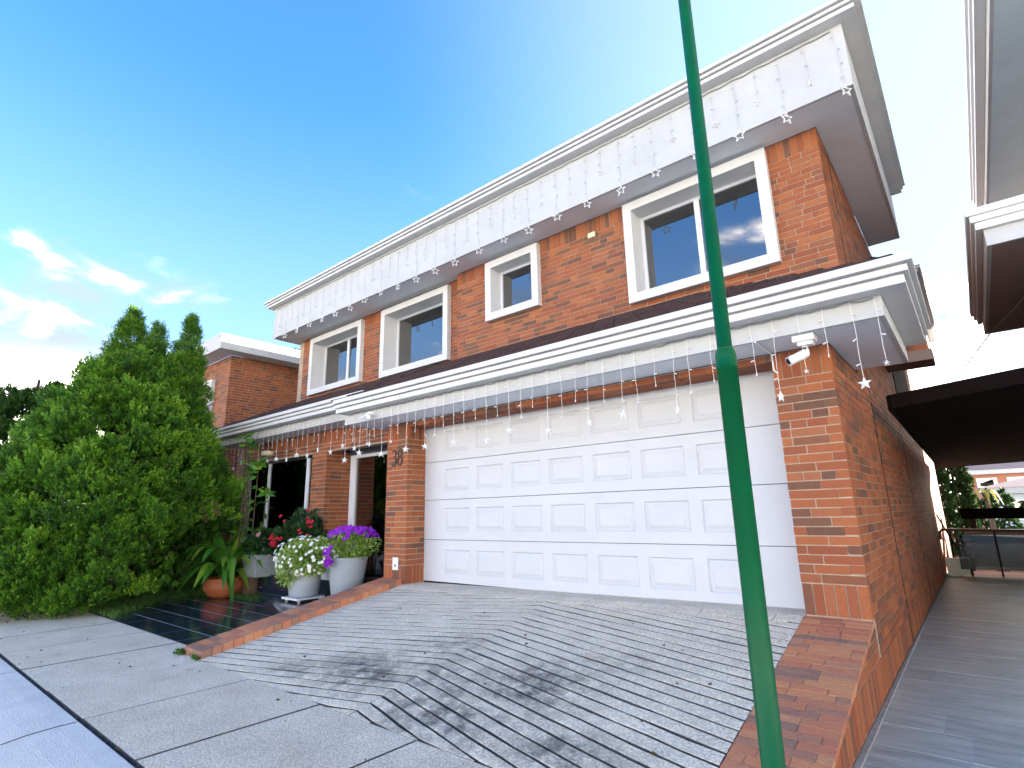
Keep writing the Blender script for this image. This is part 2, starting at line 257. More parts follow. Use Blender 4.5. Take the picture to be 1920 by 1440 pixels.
# ------------------------------------------------------------------ mesh helpers
class MB:
    def __init__(s): s.v = []; s.f = []; s.r = []
    def face(s, pts, r=0.0):
        k = len(s.v); s.v += [tuple(p) for p in pts]; s.f.append(list(range(k, k+len(pts)))); s.r.append(r); return s
    def hexa(s, p, r=0.0):                     # 8 points: bottom 0-3 (ccw from above), top 4-7
        k = len(s.v); s.v += [tuple(q) for q in p]
        for f in ((3, 2, 1, 0), (4, 5, 6, 7), (0, 1, 5, 4), (1, 2, 6, 5), (2, 3, 7, 6), (3, 0, 4, 7)):
            s.f.append([k+i for i in f]); s.r.append(r)
        return s
    def box(s, x0, x1, y0, y1, z0, z1, r=0.0):
        return s.hexa([(x0, y0, z0), (x1, y0, z0), (x1, y1, z0), (x0, y1, z0), (x0, y0, z1), (x1, y0, z1), (x1, y1, z1), (x0, y1, z1)], r)
    def poly(s, pts2, z0, z1, r=0.0, axis='z'):
        """extrude a 2-D polygon (ccw) between z0 and z1 along an axis; z0/z1 may be functions of the 2-D point"""
        fz = lambda z, p: z(p) if callable(z) else z
        mk = {'z': lambda p, z: (p[0], p[1], z), 'x': lambda p, z: (z, p[0], p[1]), 'y': lambda p, z: (p[0], z, p[1])}[axis]
        n = len(pts2); k = len(s.v)
        s.v += [mk(p, fz(z0, p)) for p in pts2]+[mk(p, fz(z1, p)) for p in pts2]
        s.f.append([k+i for i in range(n)][::-1]); s.f.append([k+n+i for i in range(n)])
        for i in range(n): s.f.append([k+i, k+(i+1) % n, k+n+(i+1) % n, k+n+i])
        s.r += [r]*(n+2); return s
    def tube(s, pts, rad, n=8, r=0.0, cap=True):
        pts = [Vector(p) for p in pts]; rad = rad if isinstance(rad, (list, tuple)) else [rad]*len(pts)
        k = len(s.v); up = Vector((0.13, 0.31, 0.94))
        for i, p in enumerate(pts):
            d = (pts[min(i+1, len(pts)-1)]-pts[max(i-1, 0)]); d = d.normalized() if d.length > 1e-9 else Vector((0, 0, 1))
            a = d.cross(up); a = a.normalized() if a.length > 1e-3 else d.cross(Vector((1, 0, 0))).normalized(); b = d.cross(a)
            for j in range(n):
                t = 2*math.pi*j/n; s.v.append(tuple(p+(a*math.cos(t)+b*math.sin(t))*rad[i]))
        for i in range(len(pts)-1):
            for j in range(n):
                s.f.append([k+i*n+j, k+i*n+(j+1) % n, k+(i+1)*n+(j+1) % n, k+(i+1)*n+j]); s.r.append(r)
        if cap:
            s.f.append([k+j for j in range(n)]); s.f.append([k+(len(pts)-1)*n+j for j in range(n)][::-1]); s.r += [r, r]
        return s
    def lathe(s, prof, c, n=24, sx=1.0, sy=1.0):
        k = len(s.v)
        for (rr, z) in prof:
            for j in range(n):
                t = 2*math.pi*j/n; s.v.append((c[0]+rr*math.cos(t)*sx, c[1]+rr*math.sin(t)*sy, c[2]+z))
        for i in range(len(prof)-1):
            for j in range(n):
                s.f.append([k+i*n+j, k+i*n+(j+1) % n, k+(i+1)*n+(j+1) % n, k+(i+1)*n+j]); s.r.append(0)
        s.f.append([k+j for j in range(n)][::-1]); s.r.append(0)
        return s
    def sweep(s, prof, path, cap=True):
        """profile (outward offset, z) carried along an xy path; outward = right of travel"""
        P = [Vector((p[0], p[1])) for p in path]; nP = len(P); k = len(s.v); m = len(prof)
        for i in range(nP):
            d0 = (P[i]-P[i-1]).normalized() if i > 0 else (P[1]-P[0]).normalized()
            d1 = (P[i+1]-P[i]).normalized() if i < nP-1 else d0
            n0 = Vector((d0.y, -d0.x)); n1 = Vector((d1.y, -d1.x)); b = (n0+n1); b = b/(b.length_squared/2) if b.length > 1e-6 else n0
            for (o, z) in prof: q = P[i]+b*o; s.v.append((q.x, q.y, z))
        for i in range(nP-1):
            for j in range(m):
                s.f.append([k+i*m+j, k+i*m+(j+1) % m, k+(i+1)*m+(j+1) % m, k+(i+1)*m+j]); s.r.append(0)
        if cap: s.f.append([k+j for j in range(m)][::-1]); s.f.append([k+(nP-1)*m+j for j in range(m)]); s.r += [0, 0]
        return s
    def mesh(s, name, m):
        me = bpy.data.meshes.new(name); me.from_pydata(s.v, [], s.f); me.materials.append(m)
        if any(s.r):
            a = me.attributes.new('rnd', 'FLOAT', 'FACE'); a.data.foreach_set('value', s.r)
        me.update(); return me
    def build(s, name, m, parent=None, smooth=False, loc=None):
        return link(name, s.mesh(name, m), parent, smooth, loc)
WLOC = {}
def link(name, me, parent=None, smooth=False, loc=None):
    o = bpy.data.objects.new(name, me); COL.objects.link(o)
    if smooth: me.polygons.foreach_set('use_smooth', [True]*len(me.polygons))
    l = Vector(loc) if loc is not None else Vector((0, 0, 0))
    put(o, parent, l); return o
def put(o, parent, l):
    l = Vector(l); WLOC[o.name] = l
    if parent is not None: o.parent = parent; o.location = l-WLOC[parent.name]
    else: o.location = l
def thing(name, label, cat, loc=(0, 0, 0), group=None):
    o = bpy.data.objects.new(name, None); COL.objects.link(o); o.empty_display_size = 0.2
    put(o, None, loc); o['label'] = label; o['category'] = cat
    if group: o['group'] = group
    return o
def part(name, mb, m, parent, smooth=False):
    """mesh given in world coordinates, stored relative to its parent's place"""
    l = WLOC[parent.name]
    if l.length > 0: mb.v = [(v[0]-l.x, v[1]-l.y, v[2]-l.z) for v in mb.v]
    return mb.build(name, m, parent, smooth, l)
def tag(o, label, cat, group=None):
    o['label'] = label; o['category'] = cat
    if group: o['group'] = group
    return o
def struct(o, kind='structure'): o['kind'] = kind; return o
def clip(poly, a, b, c):                       # keep a*x+b*y<=c
    out_ = []
    for i in range(len(poly)):
        p, q = poly[i], poly[(i+1) % len(poly)]; fp = a*p[0]+b*p[1]-c; fq = a*q[0]+b*q[1]-c
        if fp <= 0: out_.append(p)
        if fp*fq < 0: t = fp/(fp-fq); out_.append((p[0]+t*(q[0]-p[0]), p[1]+t*(q[1]-p[1])))
    return out_
def visible_area(pts):
    q = [proj(p) for p in pts]
    if any(x is None for x in q): return 0
    xs = [x[0] for x in q]; ys = [x[1] for x in q]
    if max(xs) < 0 or min(xs) > 1920 or max(ys) < 0 or min(ys) > 1440: return 0
    a = 0
    for i in range(len(q)): a += q[i][0]*q[(i+1) % len(q)][1]-q[(i+1) % len(q)][0]*q[i][1]
    return -a/2                                # positive when the face looks at the camera
SHARED = {}
def emit_pieces(pieces, thing_, m, one, many, limit=300):
    """pieces: (area, parent part, MB in world coords, key); the `limit` largest in view become objects, the rest one stuff part"""
    pieces.sort(key=lambda p: -p[0]); rest = MB()
    for i, (ar, par, mb, key) in enumerate(pieces):
        if i < limit and ar > 0:
            n = len(mb.v); c = Vector((sum(v[0] for v in mb.v)/n, sum(v[1] for v in mb.v)/n, sum(v[2] for v in mb.v)/n))
            if key is None or key not in SHARED:
                mb.v = [(v[0]-c.x, v[1]-c.y, v[2]-c.z) for v in mb.v]; me = mb.mesh(one, m)
                if key is not None: SHARED[key] = me
            else: me = SHARED[key]
            link(one, me, par, False, c)
        else:
            k = len(rest.v); rest.v += mb.v; rest.f += [[k+i_ for i_ in f] for f in mb.f]; r = random.random(); rest.r += [r]*len(mb.f)
    if rest.v:
        o = part(many, rest, m, thing_); o['kind'] = 'stuff'

# ------------------------------------------------------------------ brick layer
BL, BH, J = 0.27, 0.075, 0.010
def wallrect(kind, face, u0, u1, z0, z1, depth=0.10):
    """MB of one brick: kind F faces -Y at y=face, R faces +X at x=face, L faces -X"""
    e = random.uniform(-0.0015, 0.0015)
    b = MB()
    if kind == 'F': b.box(u0, u1, face+e, face+depth, z0, z1); front = [(u0, face, z0), (u1, face, z0), (u1, face, z1), (u0, face, z1)]
    elif kind == 'R': b.box(face-depth, face+e, u0, u1, z0, z1); front = [(face, u0, z0), (face, u1, z0), (face, u1, z1), (face, u0, z1)]
    else: b.box(face-e, face+depth, u0, u1, z0, z1); front = [(face, u1, z0), (face, u0, z0), (face, u0, z1), (face, u1, z1)]
    key = ('b', kind, round(u1-u0, 2), round(z1-z0, 3), depth)
    return visible_area(front), b, key
def courses(plist, par, kind, face, u0, u1, z0, z1, holes=(), soldier_top=False, soldier_bot=False, ends=(0, 0), rowbase=0, rake=None, depth=0.10):
    """fill a rectangle with running-bond courses; ends: 1/-1 parity switch at a corner (brick stops 0.11 short on alternate rows)"""
    SH = 0.25
    zb = z0
    def put_(a, b, za, zb_):
        # cut by holes
        segs = [(a, b)]
        for (h0, h1, hz0, hz1) in holes:
            if zb_ > hz0+0.01 and za < hz1-0.01:
                ns = []
                for (p, q) in segs:
                    if q <= h0 or p >= h1: ns.append((p, q))
                    else:
                        if p < h0-0.03: ns.append((p, h0-0.004))
                        if q > h1+0.03: ns.append((h1+0.004, q))
                segs = ns
        for (p, q) in segs:
            if q-p < 0.025: continue
            if rake is None:
                ar, mb, key = wallrect(kind, face, round(p, 3), round(q, 3), za, zb_, depth); plist.append((ar, par, mb, key))
            else:
                pl = clip([(p, za), (q, za), (q, zb_), (p, zb_)], *rake)
                if len(pl) < 3: continue
                if max(t[1] for t in pl)-min(t[1] for t in pl) < 0.012 or max(t[0] for t in pl)-min(t[0] for t in pl) < 0.012: continue
                mb = MB().poly(pl, face-depth, face+random.uniform(-0.0015, 0.0015), axis='x')
                plist.append((visible_area([(face, t[0], t[1]) for t in pl]), par, mb, None))
    def soldiers(za):
        n = max(1, round((u1-u0)/BH)); w = (u1-u0)/n
        for i in range(n):
            a, b = u0+i*w+J/2, u0+(i+1)*w-J/2
            if i == 0 and ends[0] < 0: a += 0.0
            put_(a, b, za+J/2, za+SH-J/2)
    if soldier_bot: soldiers(zb); zb += SH
    zt = z1-SH if soldier_top else z1
    n = max(1, round((zt-zb)/BH)); h = (zt-zb)/n
    for r in range(n):
        row = r+rowbase
        a0 = u0; a1 = u1
        if ends[0] and (row % 2 == 0) == (ends[0] > 0): a0 += 0.105
        if ends[1] and (row % 2 == 0) == (ends[1] > 0): a1 -= 0.105
        off = [(0.0), 0.5, 0.25, 0.75, 0.12, 0.62][row % 6]*BL+random.uniform(-0.03, 0.03)
        br_ = [a0]; x = a0-off
        while True:
            x += BL if random.random() < 0.8 else BL*0.5
            if x >= a1-0.07: break
            if x > a0+0.07: br_.append(x)
        br_.append(a1)
        for i, (p, q) in enumerate(zip(br_[:-1], br_[1:])):
            put_(p+(J/2 if i else 0.001), q-(J/2 if i < len(br_)-2 else 0.001), zb+r*h+J/2, zb+(r+1)*h-J/2)
    if soldier_top: soldiers(zt)

# ------------------------------------------------------------------ GROUND, ROAD, SIDEWALK, DRIVEWAY, PATH
g = MB()
gx = [-400, -120, -40, -16, 3, 30, 120, 400]; gy = [-400, -120, -40, -12, -4.6, 9, 14, 40, 110, 400, 900]
def gz(x, y): return -0.16 if y < 9.5 else (-0.16-min((y-9)*0.12, 3.2) if y < 45 else (-3.2+min((y-45)*0.035, 9)))
for i in range(len(gx)-1):
    for j in range(len(gy)-1):
        g.face([(gx[i], gy[j], gz(gx[i], gy[j])), (gx[i+1], gy[j], gz(gx[i+1], gy[j])), (gx[i+1], gy[j+1], gz(gx[i+1], gy[j+1])), (gx[i], gy[j+1], gz(gx[i], gy[j+1]))])
struct(g.build('ground', ground_m))
road = struct(bpy.data.objects.new('road', None)); COL.objects.link(road); put(road, None, (0, 0, 0))
part('road_surface', MB().face([(-90, -20, -0.125), (30, -20, -0.125), (30, -4.5, -0.125), (-90, -4.5, -0.125)]), asph_m, road)
def xk(x, y):                                  # rolled kerb joints bend as they drop
    return x-0.30*max(0, (-3.9-y))
ks = [-40, -30, -22, -16, -13.5, -11.25, -9.0, -6.75, -4.5, -2.25, 0.0, 2.25, 6, 14, 28]
prof = [(-3.878, 0.0), (-4.0, -0.008), (-4.15, -0.03), (-4.3, -0.065), (-4.45, -0.10), (-4.62, -0.118)]
for a, b in zip(ks[:-1], ks[1:]):
    k = MB()
    for (y0, z0), (y1, z1) in zip(prof[:-1], prof[1:]):
        k.face([(xk(a, y1)+0.01, y1, z1), (xk(b, y1)-0.01, y1, z1), (xk(b, y0)-0.01, y0, z0), (xk(a, y0)+0.01, y0, z0)])
    k.face([(a+0.006, -3.878, 0), (b-0.006, -3.878, 0), (b-0.006, -3.878, -0.1), (a+0.006, -3.878, -0.1)])
    part('kerb_slab', k, asph_m, road)
part('road_base', MB().box(-90, 30, -4.6, -3.6, -0.20, -0.15), groove_m, road)
side = struct(bpy.data.objects.new('sidewalk', None)); COL.objects.link(side); put(side, None, (0, 0, 0))
part('slab_bed', MB().box(-45, 8, -3.85, -2.45, -0.2, -0.03), groove_m, side)
xj = [8, 5.6, 4.5, 3.4, 2.27, 1.14, 0.02, -1.12, -2.25, -3.39, -4.53, -5.65, -6.78, -7.9, -9.05, -10.2, -11.3, -12.45, -13.6, -14.7, -17, -20, -25, -32, -45]
for a, b in zip(xj[1:], xj[:-1]):
    yb = -2.615 if a > -5.7 else -2.43
    zt = random.uniform(-0.003, 0.003)
    s_ = MB().poly([(a+0.009+random.uniform(-.002, .002), -3.838), (b-0.009, -3.842), (b-0.009+random.uniform(-.002, .002), yb), (a+0.009, yb)], -0.12, zt)
    so_ = part('slab', s_, slab_m, side); so_.data.materials.append(groove_m)
    for q in range(2, len(so_.data.polygons)): so_.data.polygons[q].material_index = 1
drv = struct(bpy.data.objects.new('driveway', None)); COL.objects.link(drv); put(drv, None, (0, 0, 0))
def dz(p, off=0.0):
    x, y = p[0], p[1]; top = 0.535+(x+0.5)*0.0135
    return (top*(y+2.62)/2.62 if y < 0 else top)+off
XL, XR = -5.66, -0.485
part('groove_bed', MB().poly([(XL, -2.62), (XR, -2.62), (XR, 0.0), (XL, 0.0)], lambda p: dz(p, -0.25), lambda p: dz(p, -0.05)), groove_m, drv)
part('apron', MB().poly([(XL+0.06, 0.003), (XR, 0.003), (XR, 0.5), (XL+0.06, 0.5)], lambda p: dz(p, -0.25), lambda p: dz(p, 0.0)), drive_m, drv)
AP = -3.0; PITCHG = 0.113; ya = 0.62; gap = 0.021
while ya > -2.75:
    sm = MB(); ok = False
    for half in (0, 1):
        x0, x1 = (XL, AP) if half == 0 else (AP, XR)
        sl_ = 0.2 if half == 0 else 0.225
        f = lambda x, y: (x, y-sl_*abs(x-AP))
        top, bot = ya-gap/2, ya-PITCHG+gap/2
        pl = [f(x0, bot), f(x1, bot), f(x1, top), f(x0, top)]
        pl = clip(pl, 0, -1, 2.612); pl = clip(pl, 0, 1, -0.14)
        if len(pl) < 3: continue
        # subdivide along x for slightly ragged edges
        ys_ = [p[0] for p in pl]; xa, xb = min(ys_), max(ys_)
        if xb-xa < 0.05: continue
        nseg = max(1, int((xb-xa)/0.22)); k0 = len(sm.v); cols = []
        for q in range(nseg+1):
            xx = xa+(xb-xa)*q/nseg; e = random.uniform(-0.003, 0.003); j0, j1 = random.uniform(-0.005, 0.004), random.uniform(-0.004, 0.005)
            lo = max(f(xx, bot)[1]+j0, -2.612); hi = min(f(xx, top)[1]+j1, -0.14)
            cols.append((xx, lo, max(hi, lo+0.0005), e))
        for (xx, lo, hi, e) in cols: sm.v += [(xx, lo, dz((xx, lo), -0.06)), (xx, lo, dz((xx, lo), -0.003)), (xx, lo+0.004, dz((xx, lo), e)), (xx, hi-0.004, dz((xx, hi), e)), (xx, hi, dz((xx, hi), -0.003)), (xx, hi, dz((xx, hi), -0.06))]
        for q in range(nseg):
            for w in range(5): sm.f.append([k0+q*6+w, k0+(q+1)*6+w, k0+(q+1)*6+w+1, k0+q*6+w+1]); sm.r.append(0)
        ok = True
    if ok:
        nf = len(sm.f); st_ = part('concrete_strip', sm, drive_m, drv); st_.data.materials.append(groove_m)
        for q in range(nf):
            if q % 5 in (0, 4): st_.data.polygons[q].material_index = 1
    ya -= PITCHG
x = XL
while x < XR-0.05:
    w = 0.62; b = min(x+w, XR)
    part('edge_slab', MB().poly([(x+0.004, -0.132), (b-0.004, -0.132), (b-0.004, -0.002), (x+0.004, -0.002)], lambda p: dz(p, -0.03), lambda p: dz(p, 0.001)), drive_m, drv); x += w
# side path of plank tiles
path = struct(bpy.data.objects.new('path', None)); COL.objects.link(path); put(path, None, (0, 0, 0))
part('path_bed', MB().box(0.003, 2.4, -3.0, 11.8, -0.12, -0.0012), pathgrout_m, path)
part('cement_strip', MB().poly([(0.002, -2.6), (0.030, -2.6), (0.036, -1.0), (0.026, 1.0), (0.022, 3), (0.02, 9.4), (0.002, 9.4)], -0.05, 0.012), cement_m, path)
y = -2.62-0.415; r = 0
while y < 9.3:
    st = (0.36, 0.25, 0.36, 0.25, 0.70, 0.5)[r % 6]
    cuts = [0.034]+[c for c in (st-0.9, st, st+0.9, st+1.8) if 0.05 < c < 2.39]+[2.39]
    for a, b in zip(cuts[:-1], cuts[1:]):
        e = random.uniform(-0.0012, 0.0012)
        part('tile', MB().box(a+0.004, b-0.004, y+0.004, min(y+0.411, 9.38), -0.006, 0.001+e), path_m, path)
    y += 0.415; r += 1
pale_m = mat('pale_sill', (0.8, 0.77, 0.70), 0.6, 0.3, var=(0.55, 0.5, 0.43), vscale=2)
part('sill', MB().box(0.0, 2.4, 9.385, 10.3, -0.05, 0.02), pale_m, path)
# porch: lower tiles, step, ledge
porch = struct(bpy.data.objects.new('porch_floor', None)); COL.objects.link(porch); put(porch, None, (0, 0, 0))
low = [(-9.25, -2.425), (-6.1, -2.425), (-6.1, -0.6), (-9.0, -0.3), (-10.9, -0.5), (-10.85, -1.25)]
part('tile_bed', MB().poly(low, -0.15, 0.001), grout_m, porch)
def tilegrid(region, x0, x1, y0, y1, w, d, zb, zt, name='tile'):
    yy = y0
    while yy < y1:
        xx = x0
        while xx < x1:
            pl = [(xx+0.008, yy+0.008), (xx+w-0.008, yy+0.008), (xx+w-0.008, yy+d-0.008), (xx+0.008, yy+d-0.008)]
            for i in range(len(region)):
                p, q = region[i], region[(i+1) % len(region)]
                nx, ny = (q[1]-p[1]), -(q[0]-p[0]); pl = clip(pl, nx, ny, nx*p[0]+ny*p[1]) if pl else pl
                if len(pl) < 3: pl = []; break
            if pl:
                ar = sum(pl[i][0]*pl[(i+1) % len(pl)][1]-pl[(i+1) % len(pl)][0]*pl[i][1] for i in range(len(pl)))/2
                if ar > 0.004: part(name, MB().poly(pl, zb, zt+random.uniform(-0.0008, 0.0008)), ptile_m, porch)
            xx += w
        yy += d
tilegrid(low, -11.5, -6.1, -2.425, 0, 0.66, 0.38, -0.004, 0.003)
stp = [(-9.85, -0.04), (-6.1, -1.40), (-6.1, 0.98), (-9.85, 0.47)]
part('step_core', MB().poly(stp, -0.1, 0.148), grout_m, porch)
tilegrid(stp, -9.85, -6.1, -1.5, 1.0, 0.6, 0.6, 0.141, 0.150)
dirv = Vector((-6.1+9.85, -1.40+0.04)).normalized(); nrm = Vector((dirv.y, -dirv.x)); L_ = Vector((3.75, -1.36)).length
k = 0.0
while k < L_-0.05:
    a = Vector((-9.85, -0.04))+dirv*(k+0.003)+nrm*0.001; b = Vector((-9.85, -0.04))+dirv*(min(k+0.6, L_)-0.003)+nrm*0.001
    part('riser_tile', MB().poly([tuple(a+nrm*0.008), tuple(b+nrm*0.008), tuple(b), tuple(a)], 0.004, 0.149), ptile_m, porch); k += 0.6
led = [(-10.6, 0.05), (-6.13, 0.22), (-6.13, 1.0), (-10.6, 0.5)]
part('ledge_core', MB().poly(led, -0.1, 0.388), grout_m, porch)
tilegrid(led, -10.6, -6.1, 0.0, 1.0, 0.6, 0.6, 0.381, 0.390)
for i in range(8):
    xa = -10.6+i*0.56; ya0 = 0.05+(xa+10.6)*0.038; xb = min(xa+0.56, -6.14); yb0 = 0.05+(xb+10.6)*0.038
    part('riser_tile', MB().poly([(xa+0.003, ya0-0.009), (xb-0.003, yb0-0.009), (xb-0.003, yb0-0.001), (xa+0.003, ya0-0.001)], 0.152, 0.389), ptile_m, porch)
tag_soil = MB().poly([(-16, -2.42), (-9.27, -2.42), (-10.87, -1.25), (-10.92, -0.5), (-9.87, -0.05), (-9.87, 0.5), (-16, 0.5)], -0.15, 0.0)
struct(tag_soil.build('garden_soil', soil_m))

# ------------------------------------------------------------------ THE HOUSE
house = thing('brick_house', 'two storey orange brick house with white double garage door and deep white eaves', 'house', (-6, 4, 0))
pcs = []
ZS, ZU, YU, YL = 2.775, 5.845, 1.52, 1.68
def wallpart(name, mb, m=mortar_m): return part(name, mb, m, house)
IN = 0.006
gw = MB(); gw.box(-0.478+IN, -0.012, IN, 0.5, 0.3, ZS); gw.box(-6.09+IN, -5.6-IN, IN, 0.5, 0.3, ZS); gw.box(-5.6-IN, -0.478+IN, IN, 0.34, 2.70+IN, ZS-0.001)
gw.box(-6.09+IN, -5.6-IN, 0.5, 1.1, 0.3, 3.0)
gwall = wallpart('garage_wall', gw)
courses(pcs, gwall, 'F', 0.0, -0.478, 0.0, 0.544, ZS, soldier_top=True, soldier_bot=True, ends=(0, -1), rowbase=0)
courses(pcs, gwall, 'F', 0.0, -6.09, -5.6, 0.47, ZS, soldier_top=True, soldier_bot=True, ends=(0, -1), rowbase=1)
courses(pcs, gwall, 'R', -5.6, 0.0, 0.345, 0.47, ZS, soldier_top=True, soldier_bot=True, ends=(1, 0), rowbase=1)
courses(pcs, gwall, 'L', -6.09, 0.105, 0.97, 0.39, ZS, soldier_bot=True)
courses(pcs, gwall, 'L', -0.478, 0.105, 0.345, 0.54, 2.70, soldier_bot=True)
for j in range(3):
    xx = -5.6-random.random()*0.2
    while xx < -0.48:
        a, b = max(xx, -5.595)+0.004, min(xx+BL, -0.482)-0.004
        if b-a > 0.03:
            mb = MB().box(a, b, 0.001+j*0.115, 0.001+j*0.115+0.106, 2.70, 2.762)
            fr = [(a, 0, 2.70), (b, 0, 2.70), (b, 0, 2.762), (a, 0, 2.762)]
            pcs.append((visible_area(fr)*(1.6 if j == 0 else 1.2), gwall, mb, ('l', round(b-a, 2))))
        xx += BL
# upper wall, two planes
W4 = (-2.56, -0.57, 4.255, 5.80); W3 = (-5.32, -4.155, 4.675, 5.775); W2 = (-8.55, -6.455, 4.255, 5.765); W1 = (-11.43, -9.275, 4.32, 5.765)
uw = MB()
def holed(mb, x0, x1, z0, z1, y0, y1, holes):
    xs = sorted({x0, x1, *[h[0] for h in holes], *[h[1] for h in holes]})
    for a, b in zip(xs[:-1], xs[1:]):
        hs = [h for h in holes if h[0] <= a+1e-6 and h[1] >= b-1e-6]
        if not hs: mb.box(a, b, y0, y1, z0, z1)
        else:
            h = hs[0]
            if h[2] > z0: mb.box(a, b, y0, y1, z0, h[2])
            if h[3] < z1: mb.box(a, b, y0, y1, h[3], z1)
ins = lambda h, d=0.06: (h[0]+d, h[1]-d, h[2]+d, h[3]-d)
holed(uw, -6.127+IN, -IN, 3.2, ZU, YU+IN, YU+0.22, [ins(W3), ins(W4)])
holed(uw, -11.9, -6.127+IN, 3.4, ZU, YL+IN, YL+0.22, [ins(W1), ins(W2)])
uwall = wallpart('upper_wall', uw)
courses(pcs, uwall, 'F', YU, -6.127, 0.0, 3.75, ZU, holes=[ins(W3), ins(W4)], soldier_top=True, ends=(0, -1))
courses(pcs, uwall, 'F', YL, -11.9, -6.127, 4.0, ZU, holes=[ins(W1), ins(W2)], soldier_top=True)
# porch wall
YP = 0.45; PX = -8.52
PW = (-11.75, -9.03, 0.62, 2.615)
pw = MB(); holed(pw, -12.3, PX-IN, 0.0, 2.62, YP+IN, YP+0.2, [PW]); pw.box(-12.3, -6.09, YP+IN, YP+0.2, 2.62, 3.03); pw.box(PX-0.2, PX-IN, YP+0.2, 0.98, 0.3, 2.62)
pwall = wallpart('porch_wall', pw)
courses(pcs, pwall, 'F', YP, -12.3, PX, 0.39, 2.64, holes=[PW], ends=(0, -1), rowbase=0)
courses(pcs, pwall, 'R', PX, YP, 0.98, 0.39, 2.64, ends=(1, 0), rowbase=0)
courses(pcs, pwall, 'F', YP, -12.3, -6.095, 2.64, 3.03, soldier_top=True)
# side wall with the raked parapet that carries the ramp edge
RK = (-0.2083, 1.0, 0.541-0.034)               # z - 0.2083 y <= 0.507
sw = MB(); sw.box(-0.22, -IN, 0.02, YU+0.01, -0.1, ZS-0.002); sw.box(-0.22, -IN, YU+0.011, 13.0, -0.1, ZU)
sw.poly([(-2.62, -0.1), (0.02, -0.1), (0.02, 0.50), (-2.62, -0.03)], -0.3, -IN, axis='x')
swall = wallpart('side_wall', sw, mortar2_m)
courses(pcs, swall, 'R', 0.0, -2.6, 0.0, 0.025, 0.275, soldier_bot=True, rake=RK) if False else None
n = 36
for i in range(-35, 173):
    a = i*BH+0.005; b = (i+1)*BH-0.005
    pl = [(a, 0.02), (b, 0.02), (b, 0.27), (a, 0.27)]
    if a < 0: pl = clip(pl, *RK)
    if len(pl) < 3 or max(t[1] for t in pl) < 0.035: continue
    pcs.append((visible_area([(0, t[0], t[1]) for t in pl]), swall, MB().poly(pl, -0.1, random.uniform(-0.0015, 0.0015), axis='x'), None if a < 0 else ('ss',)))
for r_ in range(4):                            # raked courses in front of the pier
    z0 = 0.275+r_*BH; x_ = -1.4-random.random()*0.2
    while x_ < -0.01:
        q = min(x_+BL, -0.001); pl = clip([(x_+0.005, z0+0.005), (q-0.005, z0+0.005), (q-0.005, z0+BH-0.005), (x_+0.005, z0+BH-0.005)], *RK)
        if len(pl) >= 3 and max(t[0] for t in pl)-min(t[0] for t in pl) > 0.03: pcs.append((visible_area([(0, t[0], t[1]) for t in pl]), swall, MB().poly(pl, -0.1, random.uniform(-0.0015, 0.0015), axis='x'), None))
        x_ += BL
SWH = [(5.7, 8.6, 3.25, 4.25)]
courses(pcs, swall, 'R', 0.0, 0.0, YU, 0.275, ZS, ends=(0, 0), rowbase=0, holes=[(0.0, 0.104, 0.545, ZS-0.0)] if False else ()) if False else None
def sidecourses(ya_, yb_, za, zb_, corner=None, holes=()):
    courses(pcs, swall, 'R', 0.0, ya_, yb_, za, zb_, ends=(corner or 0, 0), holes=holes)
sidecourses(0.105, YU, 0.275, 0.80)            # beside the pier's foot (pier's own soldiers end at the corner)
courses(pcs, swall, 'R', 0.0, 0.0, YU, 0.80, 2.525, ends=(1, 0), rowbase=0)
sidecourses(0.105, YU, 2.525, ZS)
sidecourses(YU, 13.0, 0.275, 3.75, holes=SWH)
courses(pcs, swall, 'R', 0.0, YU, 13.0, 3.75, 5.595, ends=(1, 0), holes=SWH)
sidecourses(YU+0.105, 13.0, 5.595, ZU)
for yj in (2.19, 5.2, 8.6, 11.2):
    part('expansion_joint', MB().box(-0.05, 0.0035, yj-0.011, yj+0.011, 0.02, ZU), black_m, house)
part('side_window', MB().box(-0.02, 0.012, SWH[0][0], SWH[0][1], SWH[0][2], SWH[0][3]), darkwood_m, house)
# core keeps daylight out of the rooms
part('core', MB().box(-11.9, -0.25, 2.4, 12.9, 0.0, ZU), dark_m, house)
part('floor_slab', MB().box(-11.9, -0.25, 0.6, 2.4, 3.03, 3.2), dark_m, house)
part('entry_back', MB().box(-9.0, -6.1, 1.6, 1.7, 0.39, 3.0), dark_m, house)
part('left_wall', MB().box(-12.1, -11.9, YL+0.006, 13.0, 0.0, ZU), mortar_m, house)
emit_pieces(pcs, house, brick_m, 'brick', 'bricks')

